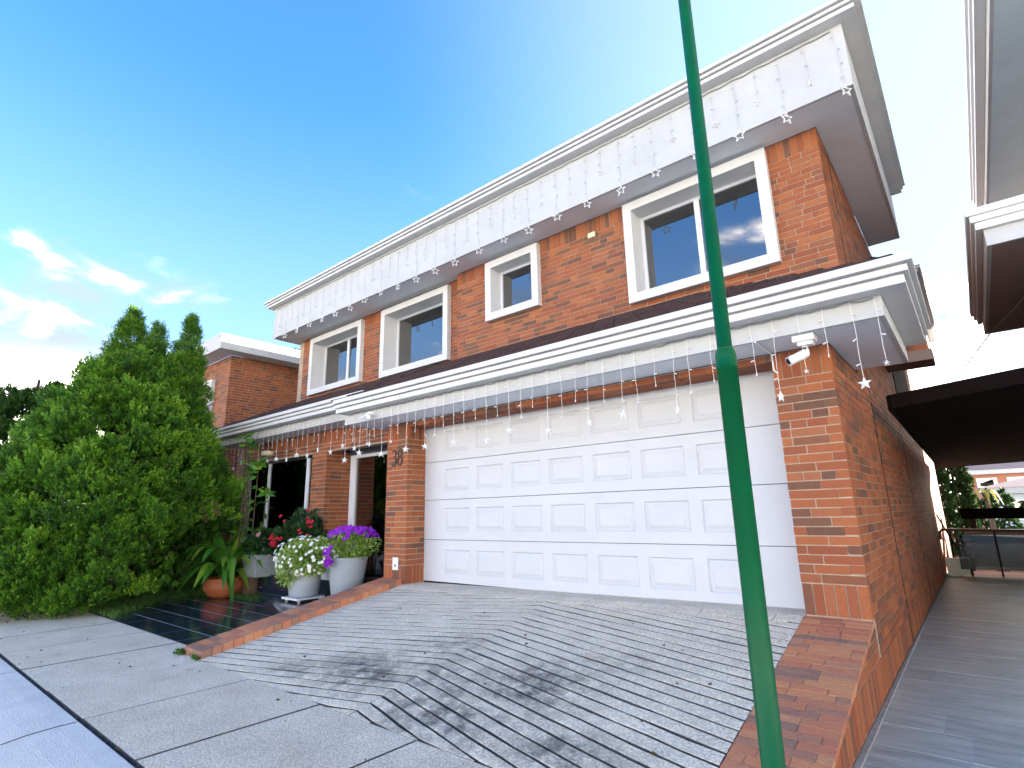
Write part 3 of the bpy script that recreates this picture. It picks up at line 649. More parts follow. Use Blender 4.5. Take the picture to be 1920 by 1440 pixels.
# eaves
def eave(name, path, zf0, zf1, gut, zs_th=0.06, soff=None, m_s=soffit_m, parent=None):
    par = parent or house
    e = part(name, MB().sweep([(0, zf0), (0, zf1), (-0.04, zf1), (-0.04, zf0)], path), fascia_m, par)
    part('gutter', MB().sweep(gut, path), white_m, e)
    for s_ in soff or []: part('soffit', MB().box(*s_), m_s, e)
    return e
def gutprof(z, s=1.0, o0=0.165):
    a = o0; return [(0.002, z), (a, z), (a, z+0.062*s), (a-0.03, z+0.063*s), (a-0.03, z+0.077*s), (a+0.03, z+0.078*s), (a+0.03, z+0.125*s), (a-0.005, z+0.126*s), (a-0.005, z+0.140*s), (a+0.064, z+0.141*s), (a+0.064, z+0.20*s), (0.002, z+0.20*s)]
XO, YF = 0.461, -0.506
low_e = eave('garage_eave', [(-6.5, YP-0.01), (-6.5, YF), (XO, YF), (XO, 1.30)][1:], ZS, 2.936, gutprof(2.936, 0.97),
    soff=[(-6.46, XO-0.041, YF+0.041, -0.001, ZS+0.004, ZS+0.05), (-6.46, -6.092, 0.0, YP+0.1, ZS+0.004, ZS+0.05), (0.002, XO-0.041, 0.0, 1.29, ZS+0.004, ZS+0.05)])
part('eave_end', MB().poly([(YF+0.002, ZS), (0.44, ZS), (0.44, 3.35), (YF-0.1, 3.05), (YF+0.002, 2.94)], -6.502, -6.462, axis='x'), fascia_m, low_e)
por_e = eave('porch_eave', [(-12.4, 0.03), (-6.51, 0.03)], 3.03, 3.19, gutprof(3.19, 0.97), soff=[(-12.4, -6.5, 0.07, YP+0.1, 3.034, 3.08)])
X2, YF2 = 0.467, 1.027
up_e = eave('roof_eave', [(-12.27, 8.0), (-12.27, YF2), (X2, YF2), (X2, 5.6)], ZU, 6.65, gutprof(6.65, 0.8, 0.15),
    soff=[(-12.23, X2-0.041, YF2+0.041, YU-0.001, ZU+0.004, ZU+0.05), (-12.23, -6.13, YU, YL-0.001, ZU+0.004, ZU+0.05), (-12.23, -11.95, YL, 8, ZU+0.004, ZU+0.05), (0.002, X2-0.041, YU, 5.6, ZU+0.004, ZU+0.05)])
part('eave_end', MB().poly([(0.002, ZU), (X2-0.001, ZU), (X2-0.001, 6.64), (0.002, 6.64)], 5.56, 5.6, axis='y'), fascia_m, up_e)
rear_e = eave('rear_eave', [(0.45, 6.3), (0.45, 11.6)], 5.0, 5.36, gutprof(5.36, 1.0, 0.13), soff=[(0.002, 0.41, 6.3, 11.6, 5.004, 5.05)], m_s=brownsoffit_m)
part('side_canopy', MB().box(0.002, 0.60, 4.45, 5.0, 3.44, 3.60), brownsoffit_m, house)
# roofs: slabs and tiles
SLP = 0.462
def roofz(y): return 3.09+(y-(YF-0.20))*SLP
roof = part('lower_roof', MB().hexa([(-6.6, -0.64, 3.06), (XO+0.16, -0.64, 3.06), (-1.5, YU, 3.06), (-6.6, YU, 3.06), (-6.6, -0.64, roofz(-0.64)), (XO+0.16, -0.64, roofz(-0.64)), (-1.5, YU, roofz(YU)), (-6.6, YU, roofz(YU))]), black_m, house)
tl = []
def tiles_front(x0, x1, y0, y1, z_at, hip=None, w=0.29, d=0.27):
    n = int((y1-y0)/d)+1
    for j in range(n):
        ya_, yb_ = y0+j*d-0.03, min(y0+(j+1)*d+0.03, y1)
        if yb_-ya_ < 0.05: continue
        x_ = x0-(0.5*w if j % 2 else 0)
        xe = x1 if hip is None else hip(ya_+0.1)
        while x_ < xe:
            a, b = max(x_, x0)+0.004, min(x_+w, xe)-0.004
            if b-a > 0.06:
                e = random.uniform(0, 0.006)
                za, zb = z_at(ya_)+0.060+e, z_at(yb_)+0.012+e
                mb = MB().hexa([(a, ya_, za-0.032), (b, ya_, za-0.032), (b, yb_, zb-0.032), (a, yb_, zb-0.032), (a, ya_, za), (b, ya_, za), (b, yb_, zb), (a, yb_, zb)])
                tl.append((abs(visible_area([(a, ya_, za), (b, ya_, za), (b, ya_, za-0.022), (a, ya_, za-0.022)]))+1, roof, mb, None))
            x_ += w
tiles_front(-6.6, 0.3, YF-0.17, YU-0.01, lambda y: roofz(y), hip=lambda y: min(0.66, XO+0.22-(y-(-0.70))*0.98))
for j in range(8):                              # hip side, seen end on
    ya_ = YF-0.1+j*0.25; xr_ = XO+0.2; xl_ = XO+0.22-(ya_+0.70)*0.98
    x_ = xr_
    while x_ > max(xl_, -1.4):
        a, b = max(x_-0.27, xl_), x_
        zf = lambda x: 3.10+(XO+0.22-x)*SLP
        mb = MB().hexa([(a-0.02, ya_, zf(a-0.02)-0.02), (b, ya_, zf(b)+0.01), (b, ya_+0.24, zf(b)+0.01), (a-0.02, ya_+0.24, zf(a-0.02)-0.02), (a-0.02, ya_, zf(a-0.02)+0.01), (b, ya_, zf(b)+0.036), (b, ya_+0.24, zf(b)+0.036), (a-0.02, ya_+0.24, zf(a-0.02)+0.01)])
        tl.append((60, roof, mb, None)); x_ -= 0.25
def roofz2(y): return 3.35+(y+0.17)*SLP*1.02
tiles_front(-12.4, -6.58, -0.16, YL-0.01, roofz2)
part('roof_deck', MB().hexa([(-12.4, -0.08, 3.2), (-6.6, -0.08, 3.2), (-6.6, YL, 3.2), (-12.4, YL, 3.2), (-12.4, -0.08, roofz2(-0.08)), (-6.6, -0.08, roofz2(-0.08)), (-6.6, YL, roofz2(YL)), (-12.4, YL, roofz2(YL))]), black_m, house)
emit_pieces(tl, house, tile_m, 'roof_tile', 'roof_tiles')
part('upper_roof', MB().hexa([(-12.4, 0.9, 6.7), (0.6, 0.9, 6.7), (0.6, 5.6, 6.7), (-12.4, 13, 6.7), (-10, 4.0, 7.6), (-2.2, 4.0, 7.6), (-2.2, 5.0, 7.6), (-10, 10, 7.6)]), tile_m, house)
part('rear_roof', MB().hexa([(-11.9, 5.5, ZU), (0.4, 5.6, 5.5), (0.4, 13, 5.5), (-11.9, 13, ZU), (-10, 6, 6.6), (-2, 6, 6.6), (-2, 12, 6.6), (-10, 12, 6.6)]), tile_m, house)

# windows
def window(h, y0, mull=None, prot=0.10, fw=0.13, depth=0.30, blind=None, name='window'):
    x0, x1, z0, z1 = h
    fr = MB(); ya_, yb_ = y0-prot, y0+depth
    fr.box(x0, x1, ya_, yb_, z1-fw, z1); fr.box(x0, x1, ya_, yb_, z0, z0+fw); fr.box(x0, x0+fw, ya_, yb_, z0+fw, z1-fw); fr.box(x1-fw, x1, ya_, yb_, z0+fw, z1-fw)
    w = part(name, fr, white_m, house)
    a, b, c, d = x0+fw, x1-fw, z0+fw, z1-fw; s = 0.045; ys = y0+depth-0.09
    sh = MB(); sh.box(a, b, ys, ys+0.06, d-s, d); sh.box(a, b, ys, ys+0.06, c, c+s); sh.box(a, a+s, ys, ys+0.06, c+s, d-s); sh.box(b-s, b, ys, ys+0.06, c+s, d-s)
    part('sash', sh, frame_m, w)
    div = [a+s]+([mull] if mull else [])+[b-s]
    if mull: part('mullion', MB().box(mull-0.035, mull+0.035, ys-0.004, ys+0.056, c+s, d-s), frame_m, w)
    for p, q in zip(div[:-1], div[1:]): part('pane', MB().box(p, q, ys+0.025, ys+0.031, c+s-0.005, d-s+0.005), glass_m, w)
    part('room', MB().box(a-0.3, b+0.3, y0+0.62, y0+0.66, c-0.2, d+0.2), dark_m, w)
    for (p, q, zz0) in blind or []:
        bl = MB(); zz = zz0
        while zz < d: bl.box(p, q, ys+0.13, ys+0.14, zz, zz+0.040); zz += 0.044
        part('blind', bl, curtain_m, w)
    return w
window(W4, YU, mull=-1.58, blind=[(-2.45, -0.65, 4.95)])
window(W3, YU, depth=0.26, blind=[(-5.2, -4.25, 4.75)])
window(W2, YL, depth=0.34, blind=[(-7.75, -6.5, 4.4)])
window(W1, YL, mull=-10.28, depth=0.34, blind=[(-10.9, -9.4, 4.4)])
# porch window: sliding glass with aluminium frames
pwn = MB(); a, b, c, d = PW
pwn.box(a, b, YP+0.05, YP+0.12, d-0.06, d)
pwin = part('porch_window', pwn, black_m, house)
part('window_sill', MB().box(a, b, YP+0.05, YP+0.12, c, c+0.05), black_m, pwin)
for xx, wd in ((a+0.02, 0.05), (-10.86, 0.06), (-9.30, 0.07)): part('window_stile', MB().box(xx, xx+wd, YP+0.045, YP+0.11, c+0.05, d-0.06), frame_m, pwin)
for p, q in ((a+0.07, -10.86), (-10.80, -9.30), (-9.23, b)): part('pane', MB().box(p, q, YP+0.075, YP+0.08, c+0.05, d-0.06), clearglass_m, pwin)
part('curtain', MB().box(-9.95, -9.28, YP+0.14, YP+0.16, c, d), mat('navy_curtain', (0.035, 0.07, 0.13), 0.9), pwin)
part('room', MB().box(-12.2, -8.6, 1.5, 1.55, 0.2, 3.0), dark_m, pwin)
part('room_side', MB().box(-12.25, -12.2, 0.6, 1.5, 0.2, 3.0), dark_m, pwin)
# front door
dr = MB(); dr.box(-8.50, -8.33, 0.96, 1.04, 0.39, 2.57); dr.box(-6.3, -6.1, 0.96, 1.04, 0.39, 2.57); dr.box(-8.33, -6.3, 0.96, 1.04, 2.51, 2.57)
fdoor = part('front_door', dr, frame_m, house)
part('door_glass', MB().box(-8.33, -6.3, 0.995, 1.003, 0.39, 2.51), glass_m, fdoor)
for zz in (0.9, 1.45, 2.0): part('door_rail', MB().box(-8.25, -6.4, 1.03, 1.05, zz, zz+0.03), greytr_m, fdoor)
part('transom', MB().box(-8.50, -6.1, 0.93, 1.05, 2.571, 3.03), greytr_m, house)
part('porch_ceiling', MB().box(-8.5, -6.1, YP+0.21, 1.0, 2.98, 3.03), soffit_m, house)
# garage door
gd = part('garage_door', MB().box(-5.62, -0.44, 0.392, 0.42, 0.47, 2.75), greytr_m, house)
ZB = [0.488, 1.060, 1.622, 2.180, 2.745]; PX0 = [-5.18, -4.55, -3.92, -3.287, -2.652, -2.03, -1.395]; PWD = 0.51
YD = 0.35
for i in range(4):
    z0, z1 = ZB[i]+0.0035, ZB[i+1]-0.0035; p0, p1 = ZB[i]+0.122, ZB[i]+0.445
    s_ = MB(); s_.box(-5.605, -0.45, YD, YD+0.04, z0, p0); s_.box(-5.605, -0.45, YD, YD+0.04, p1, z1)
    xs = [-5.605]+[v for x in PX0 for v in (x, x+PWD)]+[-0.45]
    for k in range(0, len(xs), 2): s_.box(xs[k], xs[k+1], YD, YD+0.04, p0, p1)
    part('door_section', s_, door_m, gd)
    for x in PX0:
        b_ = MB(); rings = [(0, 0.0), (0.004, 0.0), (0.018, 0.017), (0.026, 0.017), (0.066, 0.002)]
        pr = None
        for ins_, dep in rings:
            q = [(x+ins_, YD+dep, p0+ins_), (x+PWD-ins_, YD+dep, p0+ins_), (x+PWD-ins_, YD+dep, p1-ins_), (x+ins_, YD+dep, p1-ins_)]
            if pr:
                for e in range(4): b_.face([pr[e], pr[(e+1) % 4], q[(e+1) % 4], q[e]])
            pr = q
        b_.face(pr); part('door_panel', b_, door_m, gd)
part('bottom_seal', MB().box(-5.605, -0.45, YD+0.005, YD+0.03, 0.468, 0.4905), black_m, gd)
sn = part('wall_sensor', MB().box(-3.21, -3.085, YU-0.03, YU-0.002, 5.53, 5.61), lampcream_m, house)
# house number
def stroke(mb, pts, w, y):                      # variable-width flat lettering with thickness
    pts = [Vector(p) for p in pts]
    L1, R1 = [], []
    for i, p in enumerate(pts):
        d = (pts[min(i+1, len(pts)-1)]-pts[max(i-1, 0)]).normalized(); nrm_ = Vector((-d.y, d.x)); ww = w[i] if isinstance(w, list) else w
        L1.append(p+nrm_*ww/2); R1.append(p-nrm_*ww/2)
    for i in range(len(pts)-1):
        q = [R1[i], R1[i+1], L1[i+1], L1[i]]
        mb.poly([(t.x, t.y) for t in q], y-0.012, y-0.002, axis='y')
def arc(cx_, cz_, rx, rz, a0, a1, n=14): return [(cx_+rx*math.cos(math.radians(a0+(a1-a0)*i/n)), cz_+rz*math.sin(math.radians(a0+(a1-a0)*i/n))) for i in range(n+1)]
hn = MB(); cx3, cx8 = -5.917, -5.775
th = lambda n, a=0.010, b=0.028: [a+(b-a)*math.sin(math.pi*i/n)**1.0 for i in range(n+1)]
stroke(hn, arc(cx3, 2.325, 0.046, 0.052, 150, -80), th(14), -0.001); stroke(hn, arc(cx3, 2.205, 0.052, 0.066, 80, -150), th(14), -0.0015)
n3 = part('house_number', hn, num_m, house)
h8 = MB(); stroke(h8, arc(cx8, 2.325, 0.040, 0.048, 0, 360, 22), [0.012+0.010*abs(math.cos(math.pi*2*i/22)) for i in range(23)], -0.001)
stroke(h8, arc(cx8, 2.208, 0.050, 0.066, 0, 360, 22), [0.012+0.014*abs(math.cos(math.pi*2*i/22)) for i in range(23)], -0.0015)
part('house_number', h8, num_m, house)
ou = part('outlet_cover', MB().box(-5.868, -5.752, -0.014, 0.0, 0.655, 0.825), cctv_m, house)
part('outlet_slot', MB().box(-5.83, -5.79, -0.016, -0.0145, 0.70, 0.73), greytr_m, ou)

# ------------------------------------------------------------------ brick kerb and brick ramp
kerb = thing('brick_kerb', 'low sloping brick kerb between black porch tiles and grooved driveway', 'kerb', (-5.9, -1.3, 0.1))
kp = []
nr = 24
part('kerb_core', MB().poly([(-6.09, -2.60), (-5.67, -2.60), (-5.67, -0.004), (-6.09, -0.004)], -0.1, lambda p: dz((-5.6, p[1]), 0.067)), mortar_m, kerb)
for i in range(nr):
    y0 = -2.61+i*2.605/nr+0.004; y1 = -2.61+(i+1)*2.605/nr-0.004
    sp_ = random.choice((-5.9, -5.86, -5.94, None)) if i % 3 else -5.88
    for (a, b) in ([(-6.1, sp_-0.004), (sp_+0.004, -5.655)] if sp_ else [(-6.1, -5.655)]):
        e = random.uniform(-0.002, 0.002); t = lambda y: dz((-5.6, y), 0.075+e)
        mb = MB().hexa([(a, y0, t(y0)-0.10), (b, y0, t(y0)-0.10), (b, y1, t(y1)-0.10), (a, y1, t(y1)-0.10), (a, y0, t(y0)), (b, y0, t(y0)), (b, y1, t(y1)), (a, y1, t(y1))])
        kp.append((100, kerb, mb, None))
emit_pieces(kp, kerb, paver_m, 'brick', 'bricks')
ramp = thing('brick_ramp', 'wide sloping strip of brick pavers along right edge of driveway', 'ramp', (-0.24, -1.3, 0.1))
rp_ = []
part('ramp_core', MB().poly([(-0.478, -2.62), (-0.004, -2.62), (-0.004, -0.002), (-0.478, -0.002)], -0.1, lambda p: 0.541+0.2083*p[1]-0.006), mortar_m, ramp)
ry = lambda y: 0.541+0.2083*y
nrow = 35
for i in range(nrow):
    y0 = -2.61+i*2.607/nrow+0.004; y1 = -2.61+(i+1)*2.607/nrow-0.004
    br_ = [-0.481]; x_ = -0.481+random.choice((0.09, 0.135, 0.2, 0.27))
    while x_ < -0.075: br_.append(x_); x_ += BL*random.choice((1, 1, 0.8, 0.6))
    br_.append(0.0)
    for a, b in zip(br_[:-1], br_[1:]):
        a += 0.003 if a > -0.48 else 0.0; b -= 0.003 if b < -0.01 else 0.0; e = random.uniform(-0.0012, 0.0012)
        mb = MB().hexa([(a, y0, ry(y0)-0.033), (b, y0, ry(y0)-0.033), (b, y1, ry(y1)-0.033), (a, y1, ry(y1)-0.033), (a, y0, ry(y0)+e), (b, y0, ry(y0)+e), (b, y1, ry(y1)+e), (a, y1, ry(y1)+e)])
        rp_.append((100, ramp, mb, None))
emit_pieces(rp_, ramp, paver_m, 'brick', 'bricks')

# ------------------------------------------------------------------ street lamp post
px_, py_ = 0.0, -2.76
lamp = thing('lamp_post', 'tall green painted steel post standing in front of the garage', 'lamp post', (px_, py_, 0))
part('lower_shaft', MB().tube([(px_, py_, -0.05), (px_, py_, 2.02)], 0.0445, 24), green_m, lamp, True)
part('shoulder', MB().tube([(px_, py_, 2.02), (px_, py_, 2.075), (px_, py_, 2.10), (px_, py_, 2.115)], [0.0455, 0.0455, 0.041, 0.033], 24), green_m, lamp, True)
part('upper_shaft', MB().tube([(px_, py_, 2.11), (px_, py_, 6.2)], [0.033, 0.0285], 24), green_m, lamp, True)
part('base_flange', MB().tube([(px_, py_, 0.0), (px_, py_, 0.02)], 0.11, 24), green_m, lamp)

# ------------------------------------------------------------------ CCTV, flood light, porch lamp
cc = thing('security_camera', 'white bullet security camera mounted under the eave at right corner of garage', 'camera', (-0.10, -0.36, ZS))
part('mount_plate', MB().box(-0.19, -0.03, -0.45, -0.31, ZS-0.055, ZS-0.002).box(-0.16, -0.05, -0.42, -0.33, ZS-0.085, ZS-0.055), cctv_m, cc)
part('arm', MB().tube([(-0.10, -0.375, ZS-0.08), (-0.10, -0.375, ZS-0.125), (-0.12, -0.40, ZS-0.15)], 0.014, 10), cctv_m, cc, True)
b0, b1 = Vector((-0.10, -0.385, ZS-0.145)), Vector((-0.235, -0.47, ZS-0.215)); dv = (b1-b0).normalized()
part('camera_body', MB().tube([b0, b0+dv*0.02, b1-dv*0.03, b1], [0.028, 0.037, 0.037, 0.039], 16), cctv_m, cc, True)
part('lens', MB().tube([b1-dv*0.004, b1+dv*0.004], 0.027, 16), black_m, cc)
part('cable', MB().tube([(-0.46, -0.50, ZS-0.004), (-0.46, -0.06, ZS-0.01), (-0.46, -0.015, ZS-0.02), (-0.46, -0.012, ZS-0.16), (-0.43, -0.012, ZS-0.19)], 0.008, 6), cctv_m, cc)
fl = thing('flood_light', 'small white twin head lamp fixed on fascia at left end of garage eave', 'light', (-5.82, YF, 2.87))
part('base', MB().box(-5.90, -5.74, YF-0.05, YF-0.001, 2.83, 2.88), cctv_m, fl)
for dx in (-0.05, 0.05): part('head', MB().tube([(-5.82+dx, YF-0.04, 2.85), (-5.82+dx*1.6, YF-0.12, 2.80)], [0.022, 0.04], 10), cctv_m, fl)
pl_ = thing('porch_lamp', 'round cream wall lamp on brick above the porch window', 'lamp', (-10.6, YP, 2.74))
part('base', MB().box(-10.66, -10.54, YP-0.06, YP-0.002, 2.71, 2.79), cctv_m, pl_)
part('lamp_shade', MB().lathe([(0.0, 0.0), (0.09, 0.0), (0.125, 0.02), (0.13, 0.05), (0.13, 0.085), (0.11, 0.10), (0.0, 0.10)], (-10.6, YP-0.12, 2.70), 20), lampcream_m, pl_)

# ------------------------------------------------------------------ icicle string lights
def starmesh(R_, hollow, seedrot, thick=0.014):
    mb = MB(); o_ = []; i_ = []
    for k in range(10):
        t = math.pi/2+k*math.pi/5; rr = R_ if k % 2 == 0 else R_*0.42
        o_.append((rr*math.cos(t), rr*math.sin(t))); i_.append((rr*0.74*math.cos(t), rr*0.74*math.sin(t)))
    if hollow:
        for k in range(10):
            q = [o_[k], o_[(k+1) % 10], i_[(k+1) % 10], i_[k]]; mb.poly(q, -thick/2, thick/2, axis='y')
    else:
        kk = len(mb.v); mb.v += [(p[0], 0, p[1]) for p in o_]+[(0, -thick*1.4, 0), (0, thick*1.4, 0)]
        for k in range(10):
            mb.f.append([kk+k, kk+(k+1) % 10, kk+10]); mb.f.append([kk+(k+1) % 10, kk+k, kk+11]); mb.r += [0, 0]
    c_, s_ = math.cos(seedrot), math.sin(seedrot)
    mb.v = [(v[0]*c_-v[1]*s_, v[0]*s_+v[1]*c_, v[2]-R_) for v in mb.v]
    return mb
STAR = {}
def star_get(R_, hollow):
    k = (R_, hollow, random.randrange(6))
    if k not in STAR: STAR[k] = starmesh(R_, hollow, random.uniform(-1.0, 1.0)+0.6).mesh('star', star_m)
    return STAR[k]
def icicles(label, x0, x1, y, ztop, step, lens, cable_y, hollow, R_big, R_small, wm=None, loc=None):
    t = thing('string_lights', label, 'string lights', loc, 'icicle string lights along the eaves')
    n = int(round((x1-x0)/step)); pts = []
    for i in range(n*2+1):
        pts.append((x0+(x1-x0)*i/(n*2), cable_y, ztop-(0.012 if i % 2 else 0.0)+random.uniform(-0.006, 0.006)))
    part('cable', MB().tube(pts, 0.006, 5), cable_m, t)
    for i in range(n+1):
        x = x0+(x1-x0)*i/n+random.uniform(-0.02, 0.02); l, kind = lens[i % len(lens)]; l += random.uniform(-0.03, 0.03)
        pp = []; m_ = max(4, int(l/0.09)); wob = 0
        for k in range(m_+1):
            f_ = k/m_; wob += random.uniform(-0.006, 0.006)
            pp.append((x+wob*(f_ > 0.2), y+random.uniform(-0.003, 0.003)*(f_ > 0.2), ztop-l*f_))
        s_ = MB().tube(pp, 0.0022, 4)
        for k in range(1, m_):
            if k % 2:
                q = Vector(pp[k]); s_.tube([q, q+Vector((random.choice((-1, 1))*0.028, -0.012, random.uniform(-0.018, 0.004)))], [0.0035, 0.006], 5)
        if kind == 0: q = Vector(pp[-1]); s_.tube([q, q-Vector((0, 0, 0.028))], [0.003, 0.007], 5)
        st = part('strand', s_, wm or wire_m, t)
        if kind: link('star', star_get(R_big if kind == 2 else R_small, hollow), st, False, Vector(pp[-1]))
    return t
icicles('icicle lights with star pendants draped over the garage fascia', -6.42, 0.42, -0.530, 2.925, 0.180, [(0.62, 2), (0.42, 0), (0.58, 2), (0.47, 1), (0.38, 0), (0.60, 2), (0.50, 1), (0.40, 0)], -0.525, False, 0.052, 0.026, loc=(-3, -0.53, 2.93))
icicles('icicle lights with hollow stars hanging over the top fascia', -12.15, 0.35, 1.010, 6.60, 0.272, [(0.74, 2), (0.45, 1), (0.74, 2), (0.40, 1)], 1.012, True, 0.082, 0.045, wm=mat('grey_wire', (0.42, 0.42, 0.42), 0.5), loc=(-6, 1.01, 6.6))
icicles('icicle lights with stars hanging in front of the porch window and door', -12.2, -6.58, 0.006, 3.18, 0.185, [(0.62, 2), (0.40, 0), (0.56, 2), (0.36, 0)], 0.012, False, 0.058, 0.026, loc=(-9.5, 0.0, 3.18))

# ------------------------------------------------------------------ vegetation (numpy)
rng = np.random.default_rng(5)
def quadmesh(name, V, R_, m):
    """V (n,4,3) quads, R_ (n,) random"""
    n = len(V); me = bpy.data.meshes.new(name); me.vertices.add(n*4); me.loops.add(n*4); me.polygons.add(n)
    me.vertices.foreach_set('co', V.reshape(-1).astype(np.float32)); me.loops.foreach_set('vertex_index', np.arange(n*4, dtype=np.int32))
    me.polygons.foreach_set('loop_start', np.arange(0, n*4, 4, dtype=np.int32)); me.polygons.foreach_set('loop_total', np.full(n, 4, dtype=np.int32))
    a = me.attributes.new('rnd', 'FLOAT', 'FACE'); a.data.foreach_set('value', R_.astype(np.float32)); me.materials.append(m); me.update(calc_edges=True); return me
def norm(a): return a/np.maximum(np.linalg.norm(a, axis=-1, keepdims=True), 1e-9)
def leaves(P, D, l, w, jit=0.4):
    """diamond leaves at points P, along directions D"""
    n = len(P); D = norm(D+rng.normal(0, jit, (n, 3))); s_ = norm(np.cross(D, rng.normal(0, 1, (n, 3))))
    l = np.asarray(l).reshape(-1, 1)*rng.uniform(0.7, 1.3, (n, 1)); w = np.asarray(w).reshape(-1, 1)*rng.uniform(0.7, 1.3, (n, 1))
    return np.stack([P, P+D*l*0.5+s_*w*0.5, P+D*l, P+D*l*0.5-s_*w*0.5], 1)
def clump(nf, nb):
    """rounded tuft made of upright fans of short scale-leaf blades; returns points, directions, tone"""
    d = norm(rng.normal(0, 1, (nf*2, 3))+np.array([0, 0, 0.5])); d = d[d[:, 2] > -0.45][:nf]
    Ps, Ds, Ts = [], [], []
    for c in d:
        c = c*rng.uniform(0.55, 1.0); out_ = norm(np.array([c[0], c[1], 0.9+0.6*max(c[2], 0)])); side_ = norm(np.cross(out_, rng.normal(0, 1, 3)))
        h = rng.uniform(0.0, 1.0, nb); w = rng.uniform(-1, 1, nb)*np.sqrt(np.clip(1-(h-0.45)**2*2.2, 0, 1)); dp = rng.normal(0, 0.07, (nb, 3))
        hh = 0.52*rng.uniform(0.75, 1.25); ww = 0.15
        Ps.append(c+np.outer(h*hh-0.1, out_)+np.outer(w*ww, side_)+dp*0.55)
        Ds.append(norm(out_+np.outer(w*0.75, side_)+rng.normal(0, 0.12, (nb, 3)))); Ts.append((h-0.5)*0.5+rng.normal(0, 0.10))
    return np.concatenate(Ps), np.concatenate(Ds), np.concatenate(Ts)
def conifer(prof, centre, seed, nclump, size, lobes=(), nl=230, ll=0.095, lw=0.04, brown=None, lean=(0, 0)):
    r_ = np.random.default_rng(seed); V = []; Rn = []
    zs = np.array([p[0] for p in prof]); rs = np.array([p[1] for p in prof])
    protos = [clump(max(4, nl//24), 24) for _ in range(7)]
    spots = []
    zz = np.linspace(zs[0], zs[-1], 200); rr = np.interp(zz, zs, rs); cdf = np.cumsum(rr+0.05); cdf /= cdf[-1]
    for i in range(nclump):
        z = np.interp(r_.random(), cdf, zz); th_ = r_.random()*2*np.pi
        bumpy = 1+0.07*np.sin(th_*5+z*2.1)+0.05*np.sin(th_*9-z*3.7)
        R0 = np.interp(z, zs, rs)*bumpy*(r_.uniform(0.95, 1.07) if r_.random() < 0.7 else r_.uniform(0.78, 0.92))
        spots.append((centre[0]+lean[0]*z+R0*np.cos(th_), centre[1]+lean[1]*z+R0*np.sin(th_), centre[2]+z, th_))
    for (dx, dy, z0, z1, r0) in lobes:
        for i in range(int((z1-z0)*r0*190)):
            f_ = r_.random(); z = z0+f_*(z1-z0); th_ = r_.random()*2*np.pi; R0 = r0*(1-f_)**0.8*r_.uniform(0.55, 1.0)
            spots.append((centre[0]+dx+R0*np.cos(th_), centre[1]+dy+R0*np.sin(th_), centre[2]+z, -th_-1.0-100*int(f_*10)))
    for (x, y, z, th_) in spots:
        P, D, T = protos[r_.integers(7)]; s_ = size*r_.uniform(0.65, 1.25)
        if th_ < 0:
            q_ = -th_-1.0; k_ = int(q_//100); th_ = q_-100*k_; s_ *= 0.85-0.045*k_; P, D, T = P[::2], D[::2], T[::2]
        t = np.deg2rad(r_.uniform(8, 38)); ax = np.array([np.cos(th_), np.sin(th_), 0])
        zax = norm(ax*np.sin(t)+np.array([0, 0, 1])*np.cos(t)); xax = norm(np.cross([0.3, 0.2, 1.0], zax)); yax = np.cross(zax, xax); M = np.stack([xax, yax, zax], 1)
        a_ = r_.random()*6.28; Rz = np.array([[np.cos(a_), -np.sin(a_), 0], [np.sin(a_), np.cos(a_), 0], [0, 0, 1]]); M = M@Rz
        Pw = (P*s_*np.array([0.9, 0.9, 1.2]))@M.T+np.array([x, y, z]); Dw = D@M.T
        V.append(leaves(Pw, Dw, ll*s_/size, lw*s_/size, 0.22))
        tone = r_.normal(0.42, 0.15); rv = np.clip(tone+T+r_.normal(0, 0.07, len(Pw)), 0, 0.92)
        if brown is not None:
            for (bx, by, bz, br) in brown:
                if (x-bx)**2+(y-by)**2+(z-bz)**2 < br*br: rv = np.where(r_.random(len(Pw)) < 0.75, r_.uniform(0.955, 1, len(Pw)), rv)
        Rn.append(rv)
    V = np.concatenate(V); Rn = np.concatenate(Rn); keep = V[:, :, 2].min(1) > 0.01
    return V[keep], Rn[keep]
def trunk(mb, c, h, r0, limbs=10, spread=1.0, seed=1):
    rd = random.Random(seed); mb.tube([(c[0], c[1], c[2]-0.05), (c[0]+0.03, c[1], c[2]+h*0.5), (c[0], c[1]+0.03, c[2]+h)], [r0, r0*0.6, r0*0.15], 10)
    for i in range(limbs):
        z = h*(0.08+0.8*i/limbs); a_ = rd.random()*6.28; l = spread*(1-i/limbs*0.75)
        mb.tube([(c[0], c[1], c[2]+z), (c[0]+l*0.5*math.cos(a_), c[1]+l*0.5*math.sin(a_), c[2]+z+l*0.2), (c[0]+l*math.cos(a_), c[1]+l*math.sin(a_), c[2]+z+l*0.5)], [r0*0.35, r0*0.2, r0*0.06], 6)
    return mb
TC = (-11.66, -1.97, 0)
tree = thing('conifer_tree', 'big bushy bright green cone shaped conifer at left beside the porch', 'tree', TC)
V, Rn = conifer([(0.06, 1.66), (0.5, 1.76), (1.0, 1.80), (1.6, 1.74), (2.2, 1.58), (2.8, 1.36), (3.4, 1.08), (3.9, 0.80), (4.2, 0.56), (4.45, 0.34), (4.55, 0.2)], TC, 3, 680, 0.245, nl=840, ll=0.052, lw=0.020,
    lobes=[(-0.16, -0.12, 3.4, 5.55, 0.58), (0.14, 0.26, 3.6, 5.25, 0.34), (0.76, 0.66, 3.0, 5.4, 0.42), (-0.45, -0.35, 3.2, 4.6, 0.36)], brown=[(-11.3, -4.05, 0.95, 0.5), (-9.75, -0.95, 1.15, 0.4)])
V2, R2 = conifer([(0.15, 1.3), (1.5, 1.6), (3.0, 1.1), (4.2, 0.4)], TC, 8, 330, 0.24)
